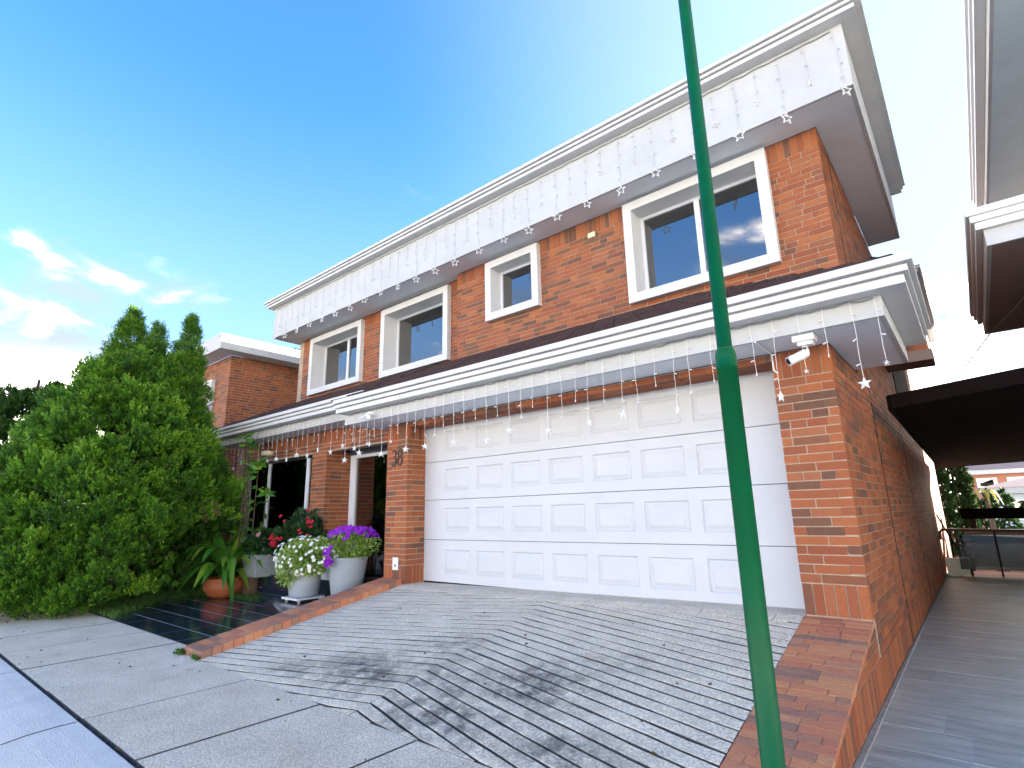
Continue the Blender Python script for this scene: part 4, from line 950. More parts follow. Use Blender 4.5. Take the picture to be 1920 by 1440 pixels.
def prune(V, Rn, cx_, cy_, rr, zt):
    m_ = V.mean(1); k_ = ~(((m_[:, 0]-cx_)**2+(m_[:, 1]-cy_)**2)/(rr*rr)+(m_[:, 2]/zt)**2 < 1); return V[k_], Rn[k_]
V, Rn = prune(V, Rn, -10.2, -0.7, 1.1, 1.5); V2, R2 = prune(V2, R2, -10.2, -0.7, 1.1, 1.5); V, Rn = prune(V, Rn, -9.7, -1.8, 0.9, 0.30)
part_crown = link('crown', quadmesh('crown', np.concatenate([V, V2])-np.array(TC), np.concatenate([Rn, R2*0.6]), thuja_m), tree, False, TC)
part('trunk', trunk(MB(), TC, 4.3, 0.16, 22, 1.35, 4), bark_m, tree, True)
TC2 = (-15.2, -2.9, 0)
tree2 = thing('conifer_tree', 'darker conifer standing behind the big conifer at far left edge', 'tree', TC2)
V, Rn = conifer([(0.1, 1.5), (0.8, 1.9), (1.6, 1.95), (2.4, 1.65), (3.1, 1.25), (3.7, 0.75), (4.2, 0.3)], TC2, 11, 800, 0.22, lobes=[(0.3, 0.3, 3.0, 4.5, 0.4)])
link('crown', quadmesh('crown', V-np.array(TC2), Rn*0.4, dkthuja_m), tree2, False, TC2)
part('trunk', trunk(MB(), TC2, 4.6, 0.16, 18, 1.5, 9), bark_m, tree2, True)
# grass fringe
P = []
for i in range(26000):
    x = rng.uniform(-13.5, -9.2); y = rng.uniform(-2.41, 0.2)
    lim = -2.42+(-9.27-x)*0.73 if x > -10.87 else 0.2
    if x > -10.87 and y > -1.25+0 and y < -0.5: continue
    if x > -10.87 and y > lim-0.0 and y < -0.4 and y > -1.3 : continue
    if x > -9.3 and y < -0.3: continue
    if x > -10.87 and -2.42 < y < -1.25 and (x > -9.27-(y+2.42)*1.367): continue
    P.append((x, y, -0.005))
P = np.array(P); V = leaves(P, np.tile([0, 0, 1.0], (len(P), 1)), 0.075, 0.012, 0.35)
gr = link('grass', quadmesh('grass', V, rng.random(len(P)), grass_m)); struct(gr, 'stuff')

# ------------------------------------------------------------------ pots and plants
def pot(name, label, prof, loc, m, n=28, group=None, soil=True, sx=1, sy=1):
    t = thing(name, label, 'pot', loc, group); part('pot_body', MB().lathe(prof, loc, n, sx, sy), m, t, True)
    if soil:
        r_, z_ = prof[-1][0]*0.99, prof[-1][1]-0.0
        part('soil', MB().lathe([(r_, z_-0.035), (0.0, z_-0.03)], loc, n, sx, sy), soil_m, t)
    return t
def plant(name, label, loc, V, Rn, m, extra=(), stems=None, cat='plant', group=None):
    t = thing(name, label, cat, loc, group)
    link('foliage', quadmesh('foliage', V-np.array(loc), Rn, m), t, False, loc)
    for (nm, V_, R_, m_) in extra:
        nf = len(V_)//5
        if nf > 20: o_ = link(nm+'s', quadmesh(nm+'s', V_-np.array(loc), R_, m_), t, False, loc); o_['kind'] = 'stuff'
        else:
            for q in range(nf): link(nm, quadmesh(nm, V_[q*5:q*5+5]-np.array(loc), R_[q*5:q*5+5], m_), t, False, loc)
    if stems: part('stem', stems, bark_m, t, True)
    return t
def blob(n, c, r, flat=1.0, shell=0.5):
    d = norm(rng.normal(0, 1, (n, 3))); P = d*rng.uniform(shell, 1, (n, 1))*np.array([r[0], r[1], r[2]]); return P+np.array(c), d
def flowers(P, r, m_tilt=None):
    """five-petal flowers: n points -> 5 quads each facing the outside and up"""
    out_ = []
    for p, d in P:
        d = norm(np.array(d)+np.array([0.25, -0.5, 0.5])); a = norm(np.cross(d, [0.2, 0.1, 1.0])); b = np.cross(d, a); rr = r*rng.uniform(0.75, 1.2)
        for k in range(5):
            t = k*2*np.pi/5; u = a*np.cos(t)+b*np.sin(t); w = -a*np.sin(t)+b*np.cos(t)
            out_.append([p, p+u*rr*0.6+w*rr*0.42+d*rr*0.15, p+u*rr+d*rr*0.25, p+u*rr*0.6-w*rr*0.42+d*rr*0.15])
    return np.array(out_)
bowl = pot('terracotta_pot', 'wide round terracotta bowl on the grass beside black tiles', [(0.17, 0.0), (0.26, 0.05), (0.345, 0.15), (0.36, 0.22), (0.34, 0.29), (0.325, 0.32), (0.345, 0.345), (0.33, 0.355), (0.305, 0.34)], (-10.35, -0.42, 0.0), terra_m)
def strapleaf(mb_V, mb_R, base, az, length, width, rise, droop, tone):
    n = 9; pts = []
    for i in range(n+1):
        f_ = i/n; out_ = length*(0.25*f_+0.75*f_**1.5)*0.9; z = rise*math.sin(min(1, f_*1.15)*math.pi*0.5)-droop*f_**2.6
        pts.append(np.array([base[0]+math.cos(az)*out_, base[1]+math.sin(az)*out_, base[2]+z]))
    sd_ = np.array([-math.sin(az), math.cos(az), 0])
    for i in range(n):
        w0 = width*math.sin(math.pi*(0.08+0.9*i/n))**0.8; w1 = width*math.sin(math.pi*(0.08+0.9*(i+1)/n))**0.8
        up_ = np.array([0, 0, 0.25])
        mb_V.append([pts[i]-sd_*w0/2+up_*w0/2, pts[i], pts[i+1], pts[i+1]-sd_*w1/2+up_*w1/2]); mb_R.append(tone)
        mb_V.append([pts[i], pts[i]+sd_*w0/2+up_*w0/2, pts[i+1]+sd_*w1/2+up_*w1/2, pts[i+1]]); mb_R.append(min(1, tone+0.08))
sv, sr = [], []
for i in range(46):
    az = i*2.399+rng.uniform(-0.3, 0.3); l = rng.uniform(0.55, 1.1); rs_ = rng.uniform(0.3, 0.95)
    strapleaf(sv, sr, (-10.35+0.08*math.cos(az), -0.42+0.08*math.sin(az), 0.32), az, l, rng.uniform(0.14, 0.22), rs_, rng.uniform(0.1, 0.75), rng.uniform(0.1, 0.75) if i % 6 else 0.95)
tt = thing('broadleaf_plant', 'broad strap leaved green plant growing from the terracotta bowl', 'plant', (-10.35, -0.42, 0.32))
link('foliage', quadmesh('foliage', np.array(sv)-np.array([-10.35, -0.42, 0.32]), np.array(sr), strap_m), tt, False, (-10.35, -0.42, 0.32))
part('flower_stalk', MB().tube([(-10.3, -0.45, 0.32), (-10.1, -0.5, 0.8), (-10.0, -0.52, 1.2)], [0.012, 0.009, 0.005], 6), strap_m, tt, True)
# brown pot and concrete planter on top
pot('brown_pot', 'plain brown tapered pot under the square concrete planter', [(0.13, 0.0), (0.17, 0.36), (0.15, 0.36)], (-10.05, -0.05, 0.0), brownpot_m, soil=False)
pl2 = thing('concrete_planter', 'square pale concrete planter resting on the brown pot', 'planter', (-9.85, 0.0, 0.37))
cp = MB(); a0, a1, b0_, b1_, z0_, z1_ = -10.12, -9.55, -0.24, 0.24, 0.365, 0.755
cp.hexa([(a0+0.05, b0_+0.04, z0_), (a1-0.05, b0_+0.04, z0_), (a1-0.05, b1_-0.04, z0_), (a0+0.05, b1_-0.04, z0_), (a0, b0_, z1_), (a1, b0_, z1_), (a1, b1_, z1_), (a0, b1_, z1_)])
part('planter_box', cp, concpot_m, pl2)
part('planter_rim', MB().box(a0-0.012, a1+0.012, b0_-0.012, b0_+0.04, z1_-0.03, z1_+0.004).box(a0-0.012, a1+0.012, b1_-0.04, b1_+0.012, z1_-0.03, z1_+0.004).box(a0-0.012, a0+0.04, b0_+0.04, b1_-0.04, z1_-0.03, z1_+0.004).box(a1-0.04, a1+0.012, b0_+0.04, b1_-0.04, z1_-0.03, z1_+0.004), concpot_m, pl2)
P1, D1 = blob(420, (-9.85, 0.0, 0.95), (0.42, 0.3, 0.26)); 
plant('green_shrub', 'dark green leafy plant with pink bud in the concrete planter', (-9.85, 0.0, 0.75), leaves(P1, D1+np.array([0, 0, 0.6]), 0.14, 0.05), rng.random(len(P1)), dkleaf_m,
      extra=[('flower', flowers([((-9.6, -0.2, 1.12), (0.3, -0.6, 0.5)), ((-10.12, -0.22, 1.02), (0, -0.6, 0.5))], 0.07), rng.random(10), leafmat('pink_petal', [(0, (0.6, 0.2, 0.25)), (1, (0.75, 0.45, 0.45))]))],
      stems=MB().tube([(-9.85, 0, 0.72), (-9.85, 0, 1.0)], [0.015, 0.008], 6))
# grey pots with petunias
fp = pot('grey_planter', 'smaller grey round pot of white petunias on a wheeled stand', [(0.20, 0.0), (0.225, 0.03), (0.242, 0.25), (0.250, 0.50), (0.26, 0.53), (0.225, 0.53)], (-7.62, -0.36, 0.215), greypot_m)
cad = thing('pot_trolley', 'low white wheeled trolley under the smaller grey pot', 'trolley', (-7.62, -0.36, 0.15))
part('platform', MB().box(-7.86, -7.38, -0.60, -0.14, 0.185, 0.212), whitepot_m, cad)
for dx in (-0.18, 0.18):
    for dy in (-0.18, 0.18): part('wheel', MB().tube([(-7.62+dx-0.02, -0.36+dy, 0.168), (-7.62+dx+0.02, -0.36+dy, 0.168)], 0.017, 10), cctv_m, cad)
P1, D1 = blob(3200, (-7.38, -0.44, 0.83), (0.60, 0.42, 0.27), shell=0.3)
P2, D2 = blob(500, (-7.62, -0.66, 0.62), (0.26, 0.12, 0.22), shell=0.3)
PP = np.concatenate([P1, P2]); DD = np.concatenate([D1, D2])
fl_P, fl_D = blob(170, (-7.38, -0.48, 0.84), (0.64, 0.46, 0.30), shell=0.95)
plant('white_petunia', 'pale green petunia with white flowers spilling over the smaller grey pot', (-7.62, -0.36, 0.72), leaves(PP, DD+np.array([0, 0, 0.2]), 0.062, 0.034), rng.random(len(PP)), pet_m,
      extra=[('flower', flowers(list(zip(fl_P, fl_D)), 0.028), rng.random(170*5), whitefl_m)], stems=MB().tube([(-7.62, -0.36, 0.68), (-7.58, -0.38, 0.9)], [0.02, 0.01], 6))
bp_ = pot('grey_planter', 'larger tapered grey pot of purple petunias near the brick pier', [(0.19, 0.0), (0.21, 0.02), (0.30, 0.62), (0.315, 0.66), (0.28, 0.66)], (-6.86, -0.10, 0.151), greypot_m)
P1, D1 = blob(1900, (-6.82, -0.10, 0.98), (0.52, 0.42, 0.22), shell=0.3)
fl_P, fl_D = blob(260, (-6.85, -0.05, 1.06), (0.46, 0.38, 0.20), shell=0.9); fl_P = np.concatenate([fl_P[fl_P[:, 2] > 1.08], np.array([[-6.75+rng.normal(0, 0.05), -0.52+rng.normal(0, 0.02), rng.uniform(0.70, 1.0)] for _ in range(16)])])
fl_D = np.tile([0.2, -0.5, 0.6], (len(fl_P), 1))
plant('purple_petunia', 'petunia with a top layer of vivid purple flowers in the larger grey pot', (-6.86, -0.10, 0.81), leaves(P1, D1+np.array([0, 0, 0.2]), 0.055, 0.032), rng.random(len(P1))*0.75, pet_m,
      extra=[('flower', flowers(list(zip(fl_P, fl_D)), 0.048), rng.random(len(fl_P)*5), purplefl_m)], stems=MB().tube([(-6.86, -0.10, 0.78), (-6.84, -0.1, 1.0)], [0.02, 0.01], 6))
# white square pots with red flowers on the ledge
for i, (x, y, s_, lab, pl_lab) in enumerate([(-9.22, 0.18, 0.16, 'narrow white square pot on the black ledge beside the concrete planter', 'dark shrub with large red flower beside the concrete planter'),
        (-8.72, 0.22, 0.15, 'short white square pot on the black ledge behind the smaller grey pot', 'dark shrub with dark red flowers behind the white petunia'),
        (-7.9, 0.32, 0.24, 'long white trough between the two grey pots', None)]):
    t = thing('white_pot', lab, 'pot', (x, y, 0.39)); h_ = 0.34 if i < 2 else 0.2
    b_ = MB().hexa([(x-s_*0.75, y-s_*0.75, 0.391), (x+s_*0.75, y-s_*0.75, 0.391), (x+s_*0.75, y+s_*0.75, 0.391), (x-s_*0.75, y+s_*0.75, 0.391), (x-s_, y-s_, 0.39+h_), (x+s_, y-s_, 0.39+h_), (x+s_, y+s_, 0.39+h_), (x-s_, y+s_, 0.39+h_)])
    part('pot_body', b_, whitepot_m, t)
    part('soil', MB().box(x-s_*0.9, x+s_*0.9, y-s_*0.9, y+s_*0.9, 0.39+h_, 0.39+h_+0.006), soil_m, t)
    if pl_lab is None: continue
    c_ = (x, y, 0.39+h_)
    P1, D1 = blob(700, (x+0.05, y+0.02, 1.0), (0.38, 0.24, 0.30), shell=0.3)
    fl = [((x-0.02+rng.normal(0, 0.06), y-0.27+rng.normal(0, 0.02), 1.0+rng.normal(0, 0.05)), (0.2, -0.6, 0.4)) for _ in range(14)] if i == 0 else [((x+rng.uniform(-0.1, 0.45), y-0.2, rng.uniform(0.6, 1.35)), (0.2, -0.6, 0.4)) for _ in range(8)]
    plant('flowering_shrub', pl_lab, c_, leaves(P1, D1+np.array([0, 0, 0.3]), 0.13, 0.055), rng.random(len(P1))*0.8, dkleaf_m,
          extra=[('flower', flowers(fl, 0.06 if i == 0 else 0.045), rng.random(len(fl)*5), redfl_m)], stems=MB().tube([c_, (x+0.03, y, 1.0)], [0.016, 0.008], 6))
P1, D1 = blob(1100, (-8.95, 0.30, 1.12), (0.62, 0.12, 0.42), shell=0.2)
fl = [((-8.5+rng.normal(0, 0.05), 0.16, 1.34+rng.normal(0, 0.05)), (0.2, -0.6, 0.4)) for _ in range(7)]+[((-8.62, 0.2, 1.55), (0.2, -0.6, 0.4)), ((-9.55, 0.17, 1.45), (0.2, -0.6, 0.4)), ((-9.4, 0.17, 1.36), (0.2, -0.6, 0.4))]
plant('flowering_shrub', 'tall dark shrub with scattered small red flowers against the porch window', (-8.95, 0.30, 0.40), leaves(P1, D1+np.array([0, 0, 0.3]), 0.13, 0.05), rng.random(len(P1))*0.7, dkleaf_m,
      extra=[('flower', flowers(fl, 0.045), rng.random(len(fl)*5), redfl_m)], stems=MB().tube([(-8.95, 0.30, 0.39), (-8.95, 0.30, 1.1)], [0.018, 0.009], 6).tube([(-9.3, 0.30, 0.39), (-9.3, 0.30, 1.3)], [0.014, 0.007], 6).tube([(-8.6, 0.30, 0.39), (-8.58, 0.28, 1.5)], [0.014, 0.006], 6))
# thin climbing plant between the conifer and the window
cs = MB(); cv = []; cdx = []
for (x, y, zt, lean_) in [(-10.25, -0.25, 3.05, -0.10), (-10.1, -0.2, 2.9, -0.22), (-10.35, -0.1, 2.4, -0.02), (-10.0, -0.15, 2.5, 0.05), (-9.85, -0.05, 1.9, 0.1)]:
    cs.tube([(x, y, 0.0), (x+lean_*0.4, y, zt*0.5), (x+lean_, y, zt)], [0.016, 0.013, 0.008], 6)
    for k in range(26):
        z = zt if k < 12 else rng.uniform(1.0, zt); f_ = z/zt
        cv.append((x+lean_*f_+rng.normal(0, 0.03 if k >= 12 else 0.01), y+rng.normal(0, 0.03), z-rng.uniform(0, 0.05))); cdx.append(norm(np.array([rng.normal(), rng.normal(), rng.normal(0.25, 0.5)])))
plant('climbing_plant', 'thin bare stemmed climbing plant with leafy tops left of the porch window', (-10.2, -0.2, 0), leaves(np.array(cv), np.array(cdx), 0.17, 0.08, 0.2), rng.random(len(cv)), strap_m, stems=cs)

# ------------------------------------------------------------------ CARPORT, RAILING and things at the end of the path
car = thing('carport_roof', 'dark brown flat carport roof over the side path', 'carport', (1.2, 6, 2.5))
part('roof_deck', MB().hexa([(0.2, 2.03, 2.45), (2.6, 2.03, 2.66), (2.6, 11.0, 2.30), (0.2, 11.0, 2.225), (0.2, 2.03, 2.575), (2.6, 2.03, 2.80), (2.6, 11.0, 2.42), (0.2, 11.0, 2.34)]), darkwood_m, car)
part('fascia_board', MB().hexa([(0.185, 1.99, 2.44), (2.6, 1.99, 2.655), (2.6, 2.028, 2.655), (0.185, 2.028, 2.44), (0.185, 1.99, 2.59), (2.6, 1.99, 2.82), (2.6, 2.028, 2.82), (0.185, 2.028, 2.59)]), darkwood_m, car)
part('edge_board', MB().hexa([(0.165, 1.99, 2.43), (0.197, 1.99, 2.43), (0.197, 11.0, 2.21), (0.165, 11.0, 2.21), (0.165, 1.99, 2.585), (0.197, 1.99, 2.585), (0.197, 11.0, 2.35), (0.165, 11.0, 2.35)]), darkwood_m, car)
for yy in (2.3, 10.6): part('post', MB().box(2.42, 2.52, yy, yy+0.1, 0.0, 2.35), darkwood_m, car)
rail = thing('railing', 'dark metal railing with glass panels across the end of the side path', 'railing', (1.2, 9.45, 0))
part('handrail', MB().tube([(0.02, 9.42, 0.70), (0.03, 9.42, 0.86), (0.07, 9.42, 0.90), (2.38, 9.42, 0.86)], 0.026, 10), steel_m, rail, True)
for (xb_, xt_) in ((0.88, 0.88), (1.52, 1.52), (2.3, 2.3)): part('post', MB().tube([(xb_, 9.40, 0.0), (xt_, 9.42, 0.86)], 0.018, 8), black_m, rail)
for a, b in ((0.26, 0.86), (0.90, 1.50), (1.54, 2.28)): part('glass_panel', MB().box(a, b, 9.425, 9.433, 0.13, 0.80), railglass_m, rail)
part('foot', MB().tube([(0.42, 9.40, 0.0), (0.42, 9.41, 0.14)], 0.02, 8), black_m, rail)
part('bracket', MB().tube([(0.80, 9.40, 0.13), (1.0, 9.40, 0.13)], 0.008, 6), black_m, rail)
pb = thing('planter_box', 'low pale rectangular planter at the end of the brick side wall', 'planter', (0.22, 9.5, 0))
part('planter_body', MB().box(0.03, 0.42, 9.48, 9.75, 0.10, 0.33).box(0.03, 0.42, 9.48, 9.52, 0.02, 0.10), mat('pale_green_grey', (0.52, 0.53, 0.46), 0.8), pb)
part('dish', MB().lathe([(0.0, 0.0), (0.10, 0.0), (0.14, 0.03), (0.13, 0.035)], (0.14, 9.33, 0.003), 16), cctv_m, pb)
br = thing('broom_handle', 'thin dark pole leaning against the far end of the brick wall', 'pole', (0.35, 9.75, 0.3))
part('handle', MB().tube([(0.02, 9.6, 1.2), (0.30, 9.8, 0.33)], 0.014, 8), darkwood_m, br)
part('brace', MB().tube([(0.19, 9.7, 0.88), (0.16, 9.72, 0.33)], 0.012, 8), darkwood_m, br)
gp = thing('gate_post', 'short reddish brown post beside the pale planter', 'post', (0.5, 10.6, 0))
part('shaft', MB().box(0.30, 0.46, 10.6, 10.75, 0.0, 0.62), mat('red_brown', (0.13, 0.055, 0.04), 0.7), gp)
part('cap', MB().box(0.285, 0.475, 10.585, 10.765, 0.62, 0.66), beige_m, gp)
dw = thing('garden_wall', 'black horizontal beam wall behind the glass railing', 'wall', (1.6, 12, 0))
part('wall_body', MB().box(0.35, 6.0, 12.0, 12.15, -0.2, 0.82), mat('dark_green_grey', (0.035, 0.05, 0.05), 0.5, 0.5, var=(0.06, 0.07, 0.075), vscale=1.5), dw)
part('coping', MB().box(0.36, 6.0, 11.9, 12.25, 1.06, 1.30), mat('matt_black', (0.002, 0.002, 0.002), 0.95, 0.0), dw)
for xx in (0.5, 2.0, 3.5): part('pillar', MB().box(xx, xx+0.12, 12.02, 12.13, 0.82, 1.06), black_m, dw)
# ------------------------------------------------------------------ cypresses behind the path
for i, (x, y, h_, r_, z0) in enumerate([(0.0, 14.5, 4.6, 0.12, -0.3), (0.25, 15.2, 4.7, 0.14, -0.3), (0.50, 14.6, 3.7, 0.09, -0.3)]):
    labs = ['narrow dark cypress tree closest to the far end of the brick wall', 'tallest dark cypress tree in the middle of the group past the railing', 'slim ragged cypress tree at right of the group past the railing']
    t = thing('cypress_tree', labs[i], 'tree', (x, y, z0), 'cypress trees beyond the side path')
    V, Rn = conifer([(0.1, r_*0.8), (1.0, r_), (h_*0.6, r_*0.9), (h_*0.85, r_*0.55), (h_, 0.05)], (x, y, z0), 30+i, 330, 0.085, nl=96, ll=0.07, lw=0.025)
    link('crown', quadmesh('crown', V-np.array((x, y, z0)), Rn, cyp_m), t, False, (x, y, z0))
    part('trunk', trunk(MB(), (x, y, z0), h_*0.9, 0.07, 10, r_*0.8, i), bark_m, t, True)

# ------------------------------------------------------------------ LEFT NEIGHBOUR
nb = thing('neighbour_house', 'neighbouring brick house on the left with white fascia behind the conifer', 'house', (-18, 5, 0))
NX, NY = -14.45, 0.95
nbw = part('wall', MB().box(-21.5, NX-0.006, NY+0.006, 11, 0, ZU), mortar_m, nb)
nbp = []
NWIN = (-16.6, -15.35, 4.35, 5.3)
courses(nbp, nbw, 'F', NY, -21.5, NX, 0.3, ZU, ends=(0, -1), holes=[NWIN])
courses(nbp, nbw, 'R', NX, NY, 8.0, 0.3, ZU, ends=(1, 0))
emit_pieces(nbp, nb, brick_m, 'brick', 'bricks')
NE = [(-21.8, 0.45), (-13.95, 0.45), (-13.95, 8.5)]
ne = part('eave', MB().sweep([(0, ZU), (0, 6.22), (-0.04, 6.22), (-0.04, ZU)], NE), fascia_m, nb)
part('soffit', MB().box(-21.8, -13.995, 0.495, NY-0.001, ZU+0.004, ZU+0.05).box(NX+0.001, -13.995, NY, 8.5, ZU+0.004, ZU+0.05), soffit_m, ne)
part('cap', MB().sweep([(0.01, 6.22), (0.01, 6.25), (-0.5, 6.25), (-0.5, 6.22)], NE), white_m, ne)
nr_ = part('roof', MB().hexa([(-21.8, 1.8, 6.2), (-15.0, 1.8, 6.2), (-15.0, 9, 6.2), (-21.8, 9, 6.2), (-20, 4.5, 7.35), (-17, 4.5, 7.35), (-17, 7, 7.35), (-20, 7, 7.35)]), tile_m, nb)
nt_ = MB()
for j in range(26):
    y = 1.9+j*0.25
    for k in range(8):
        f0, f1 = k/8, (k+1)/8; x0, x1 = -15.0-2*f0, -15.0-2*f1; z0, z1 = 6.2+1.15*f0, 6.2+1.15*f1
        if y < 1.8+2.7*f0 or y > 9-2*f0: continue
        nt_.hexa([(x1, y, z1), (x0, y, z0), (x0, y+0.24, z0), (x1, y+0.24, z1), (x1, y, z1+0.02), (x0+0.03, y, z0+0.06), (x0+0.03, y+0.24, z0+0.06), (x1, y+0.24, z1+0.02)], random.random())
o = part('roof_tiles', nt_, tile_m, nb); o['kind'] = 'stuff'
wf = MB(); x0, x1, z0, z1 = NWIN
for q in ((x0, x1, z1-0.13, z1), (x0, x1, z0, z0+0.13), (x0, x0+0.13, z0+0.13, z1-0.13), (x1-0.13, x1, z0+0.13, z1-0.13)): wf.box(q[0], q[1], NY-0.1, NY+0.12, q[2], q[3])
nw = part('window', wf, white_m, nb); part('pane', MB().box(x0+0.13, x1-0.13, NY+0.04, NY+0.05, z0+0.13, z1-0.13), glass_m, nw)
# ------------------------------------------------------------------ RIGHT NEIGHBOUR
rn = thing('neighbour_house', 'neighbouring house on the right seen only as white gutters and brown soffits', 'house', (5, 5, 0))
rw = part('wall', MB().box(2.62, 12, 2.35, 13, 0, 7.4), mat('pale_bounce_wall', (0.66, 0.64, 0.60), 0.85, 0.2, var=(0.60, 0.57, 0.53), vscale=2), rn)  # pale wall colour invented to bounce light into the gap between the houses
rp2 = []
courses(rp2, rw, 'L', 2.614, 2.4, 12.0, 2.6, 4.2)
emit_pieces(rp2, rn, brick_m, 'brick', 'bricks')
def gut2(z, o, s): return [(0.002, z), (o, z), (o, z+0.07*s), (o-0.01, z+0.075*s), (o+0.03, z+0.08*s), (o+0.03, z+0.14*s), (o+0.02, z+0.145*s), (o+0.06, z+0.15*s), (o+0.06, z+0.22*s), (0.002, z+0.22*s)]
RU = [(1.85, 8.98), (1.85, -0.6), (9, -0.6)]
ru = part('upper_eave', MB().sweep([(0, 7.25), (0, 7.43), (-0.04, 7.43), (-0.04, 7.25)], RU), fascia_m, rn)
part('gutter', MB().sweep(gut2(7.43, 0.12, 1.3), RU), white2_m, ru)
part('soffit', MB().box(1.892, 9, -0.556, 8.98, 7.254, 7.30), nsoffit_m, ru)
RL = [(1.27, 6.0), (1.27, 2.0), (9, 2.0)]
rl = part('lower_eave', MB().sweep([(0, 4.02), (0, 4.2), (-0.04, 4.2), (-0.04, 4.02)], RL), fascia_m, rn)
part('gutter', MB().sweep(gut2(4.2, 0.06, 1.0), RL), white2_m, rl)
part('soffit', MB().box(1.312, 9, 2.042, 6.0, 4.024, 4.07), brownsoffit_m, rl)
part('eave_end', MB().box(1.272, 9, 5.96, 6.0, 4.03, 4.4), fascia_m, rl)
part('lower_roof', MB().hexa([(1.3, 2.0, 4.4), (9, 2.0, 4.4), (9, 6, 4.4), (1.3, 6, 4.4), (2.6, 3.4, 4.9), (9, 3.4, 4.9), (9, 5.5, 4.9), (2.6, 5.5, 4.9)]), tile_m, rn)
part('upper_roof', MB().hexa([(1.7, -0.7, 7.6), (12, -0.7, 7.6), (12, 9, 7.6), (1.7, 9, 7.6), (5, 3, 8.6), (9, 3, 8.6), (9, 6, 8.6), (5, 6, 8.6)]), tile_m, rn)
# overhead wires
for lab, pts in (('overhead wire rising from carport to the neighbour house at right', [(0.72, 12.0, 4.3), (1.30, 5.2, 3.85), (1.9, 3.0, 4.0)]),
                 ('upper of two thin wires far behind the carport', [(1.5, 20, 6.0), (3.4, 19, 8.2)]), ('lower of two thin wires far behind the carport', [(1.8, 20, 6.0), (3.7, 19, 8.0)])):
    tag(MB().tube(pts, 0.009, 5).build('overhead_wire', cable_m), lab, 'wire')
# ------------------------------------------------------------------ FAR HOUSES
roofA = mat('far_roof_tile', (0.20, 0.15, 0.15), 0.8, 0.2, var=(0.26, 0.19, 0.18), vscale=0.8); roofB = mat('far_clay_roof', (0.40, 0.19, 0.12), 0.8, 0.2, var=(0.34, 0.16, 0.10), vscale=0.8)
farbrick = mat('far_brick', (0.42, 0.17, 0.10), 0.85, 0.2, var=(0.34, 0.14, 0.09), vscale=1.0)
def far_house(label, x, y, z, w, d, h, rh, roofm, wallm, zb=-3.5):
    t = thing('distant_house', label, 'house', (x, y, zb), 'houses on the far slope')
    part('wall', MB().box(x-w/2+0.5, x+w/2-0.5, y-d/2+0.5, y+d/2-0.5, zb, z), wallm, t)
    part('fascia', MB().box(x-w/2, x+w/2, y-d/2, y+d/2, z, z+0.35), fascia_m, t)
    part('roof', MB().hexa([(x-w/2-0.1, y-d/2-0.1, z+0.352), (x+w/2+0.1, y-d/2-0.1, z+0.352), (x+w/2+0.1, y+d/2+0.1, z+0.352), (x-w/2-0.1, y+d/2+0.1, z+0.352), (x-w*0.12, y, z+0.35+rh), (x+w*0.12, y, z+0.35+rh), (x+w*0.12, y+0.2, z+0.35+rh), (x-w*0.12, y+0.2, z+0.35+rh)]), roofm, t)
    n = max(2, int(w/3))
    for i in range(n):
        xx = x-w/2+1.1+i*(w-2.2)/n
        f_ = part('window', MB().box(xx, xx+1.3, y-d/2+0.42, y-d/2+0.5, z-1.5, z-0.3), frame_m, t)
        part('pane', MB().box(xx+0.12, xx+1.18, y-d/2+0.40, y-d/2+0.418, z-1.38, z-0.42), glass_m, f_)
far_house('distant wide house with long grey roof and pale blue wall', 6.2, 42, 1.95, 10.6, 9, 3, 1.1, roofA, mat('pale_blue_wall', (0.55, 0.62, 0.70), 0.8))
far_house('distant house with white banded eave and brown roof behind the grey roof', 2.7, 58, 3.75, 6, 8, 3, 1.5, roofA, farbrick)
far_house('distant brick house with white eaves at right edge', 8.6, 60, 3.4, 9, 9, 3, 1.4, roofB, farbrick)
far_house('distant house with clay roof at left behind the cypresses', 2.4, 78, 4.9, 5, 8, 3, 1.3, roofB, farbrick)
far_house('distant white house highest at right', 9.8, 84, 5.6, 7, 9, 3, 1.3, roofA, mat('far_white_wall', (0.7, 0.7, 0.68), 0.8))
for i, (x, y, z0, h_, r_) in enumerate([(5.0, 98, 1.0, 8.2, 3.6), (10.2, 96, 1.0, 9.0, 1.2)]):
    t = thing('distant_tree', ['round distant tree rising above the far roofs', 'thin distant tree at right edge above far roofs'][i], 'tree', (x, y, z0))
    P1, D1 = blob(1500, (x, y, z0+h_*0.75), (r_, r_, h_*0.3), shell=0.2); link('crown', quadmesh('crown', leaves(P1, D1, 0.7, 0.4)-np.array((x, y, z0)), rng.random(len(P1)), farleaf_m), t, False, (x, y, z0))
    part('trunk', trunk(MB(), (x, y, z0), h_*0.8, 0.25, 8, r_*0.8, i), bark_m, t, True)
pv, pr_ = [], []
for i in range(6): strapleaf(pv, pr_, (1.0, 24.0, 1.55), i*2.4, 0.6, 0.16, 0.7, 0.9, rng.random())
t = thing('palm_plant', 'yellowish palm frond plant right of the cypress trees', 'plant', (1.0, 24.0, -2.0))
link('fronds', quadmesh('fronds', np.array(pv)-np.array((1.0, 24.0, -2.0)), np.array(pr_), palm_m), t, False, (1.0, 24, -2.0))
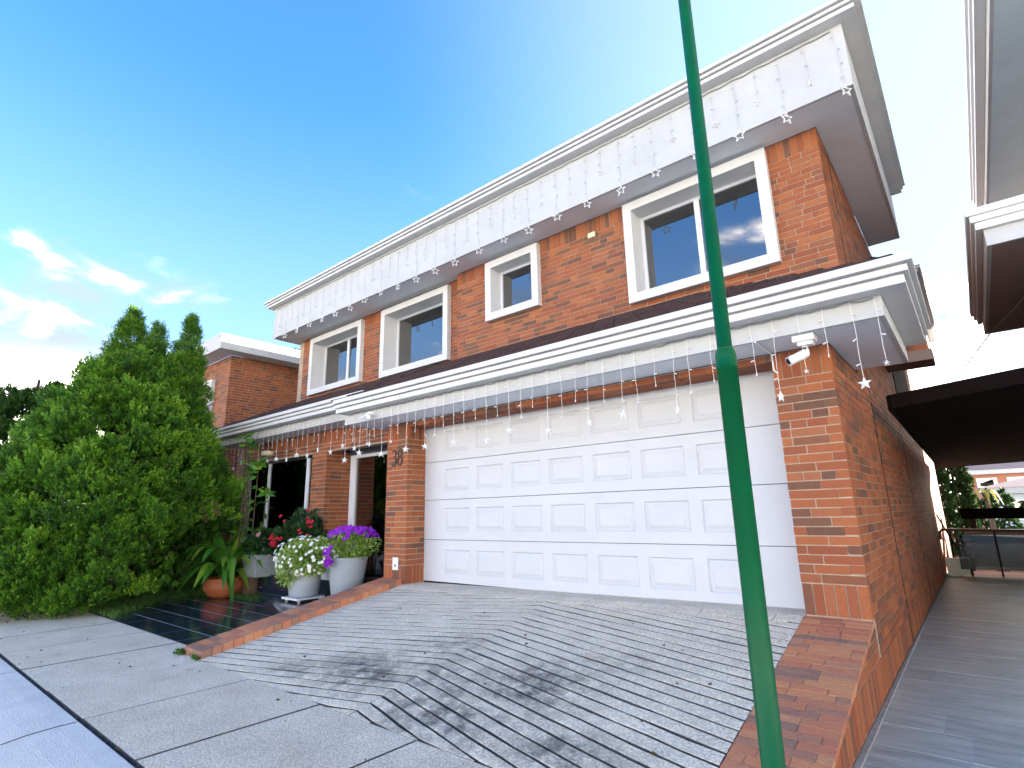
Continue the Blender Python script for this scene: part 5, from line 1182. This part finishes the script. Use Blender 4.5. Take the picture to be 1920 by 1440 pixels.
part('trunk', MB().tube([(1.0, 24, -2.0), (1.0, 24, 1.55)], [0.12, 0.09], 8), bark_m, t)
for i, x in enumerate((0.98, 1.55, 3.2)):
    labs = ['small dark cone shrub at left before the pale blue wall', 'small dark cone shrub before the middle of the pale blue wall', 'small dark cone shrub at right before the far brick wall']
    c_ = (x, 26.0, -0.55); V, Rn = conifer([(0.1, 0.28), (0.8, 0.26), (1.8, 0.12), (2.3, 0.03)], c_, 60+i, 50, 0.16, nl=40, ll=0.13, lw=0.06)
    t = thing('cone_shrub', labs[i], 'shrub', c_); link('crown', quadmesh('crown', V-np.array(c_), Rn, cyp_m) if len(V) else quadmesh('crown', np.zeros((1, 4, 3)), np.zeros(1), cyp_m), t, False, c_)
    part('trunk', MB().tube([c_, (x, 26.0, 1.2)], [0.06, 0.02], 6), bark_m, t)

# ------------------------------------------------------------------ weeds and leaf litter
lp = np.array([(rng.uniform(-12, 0.5), rng.uniform(-4.6, -0.3), 0) for _ in range(150)]); keep_ = []
for (x, y, z) in lp:
    if y > -2.6 and not (XL+0.1 < x < XR-0.05): continue
    if y < -3.86: z = -0.01-(-3.87-y)*0.16
    elif y > -2.6: z = dz((x, y), 0.004)
    else: z = 0.004
    keep_.append((x, y, z+0.002))
kp_ = np.array(keep_); ld = np.array([[rng.normal(), rng.normal(), 0.12] for _ in keep_])
lit = link('leaf_litter', quadmesh('leaf_litter', leaves(kp_, ld, 0.035, 0.018, 0.02), rng.uniform(0, 1, len(kp_)), leafmat('dry_leaf', [(0, (0.05, 0.035, 0.02)), (0.6, (0.14, 0.09, 0.04)), (1, (0.08, 0.10, 0.03))]))); struct(lit, 'stuff')
wp = np.concatenate([np.array([(-6.13+rng.normal(0, 0.05), -2.62+rng.normal(0, 0.025), 0.0) for _ in range(110)]), np.array([(-5.72+rng.normal(0, 0.06), -2.635+rng.normal(0, 0.012), 0.0) for _ in range(50)])])
wt = link('weed', quadmesh('weed', leaves(wp, np.tile([0, 0, 1.0], (len(wp), 1)), 0.055, 0.016, 0.6), rng.random(len(wp)), grass_m)); struct(wt, 'stuff')
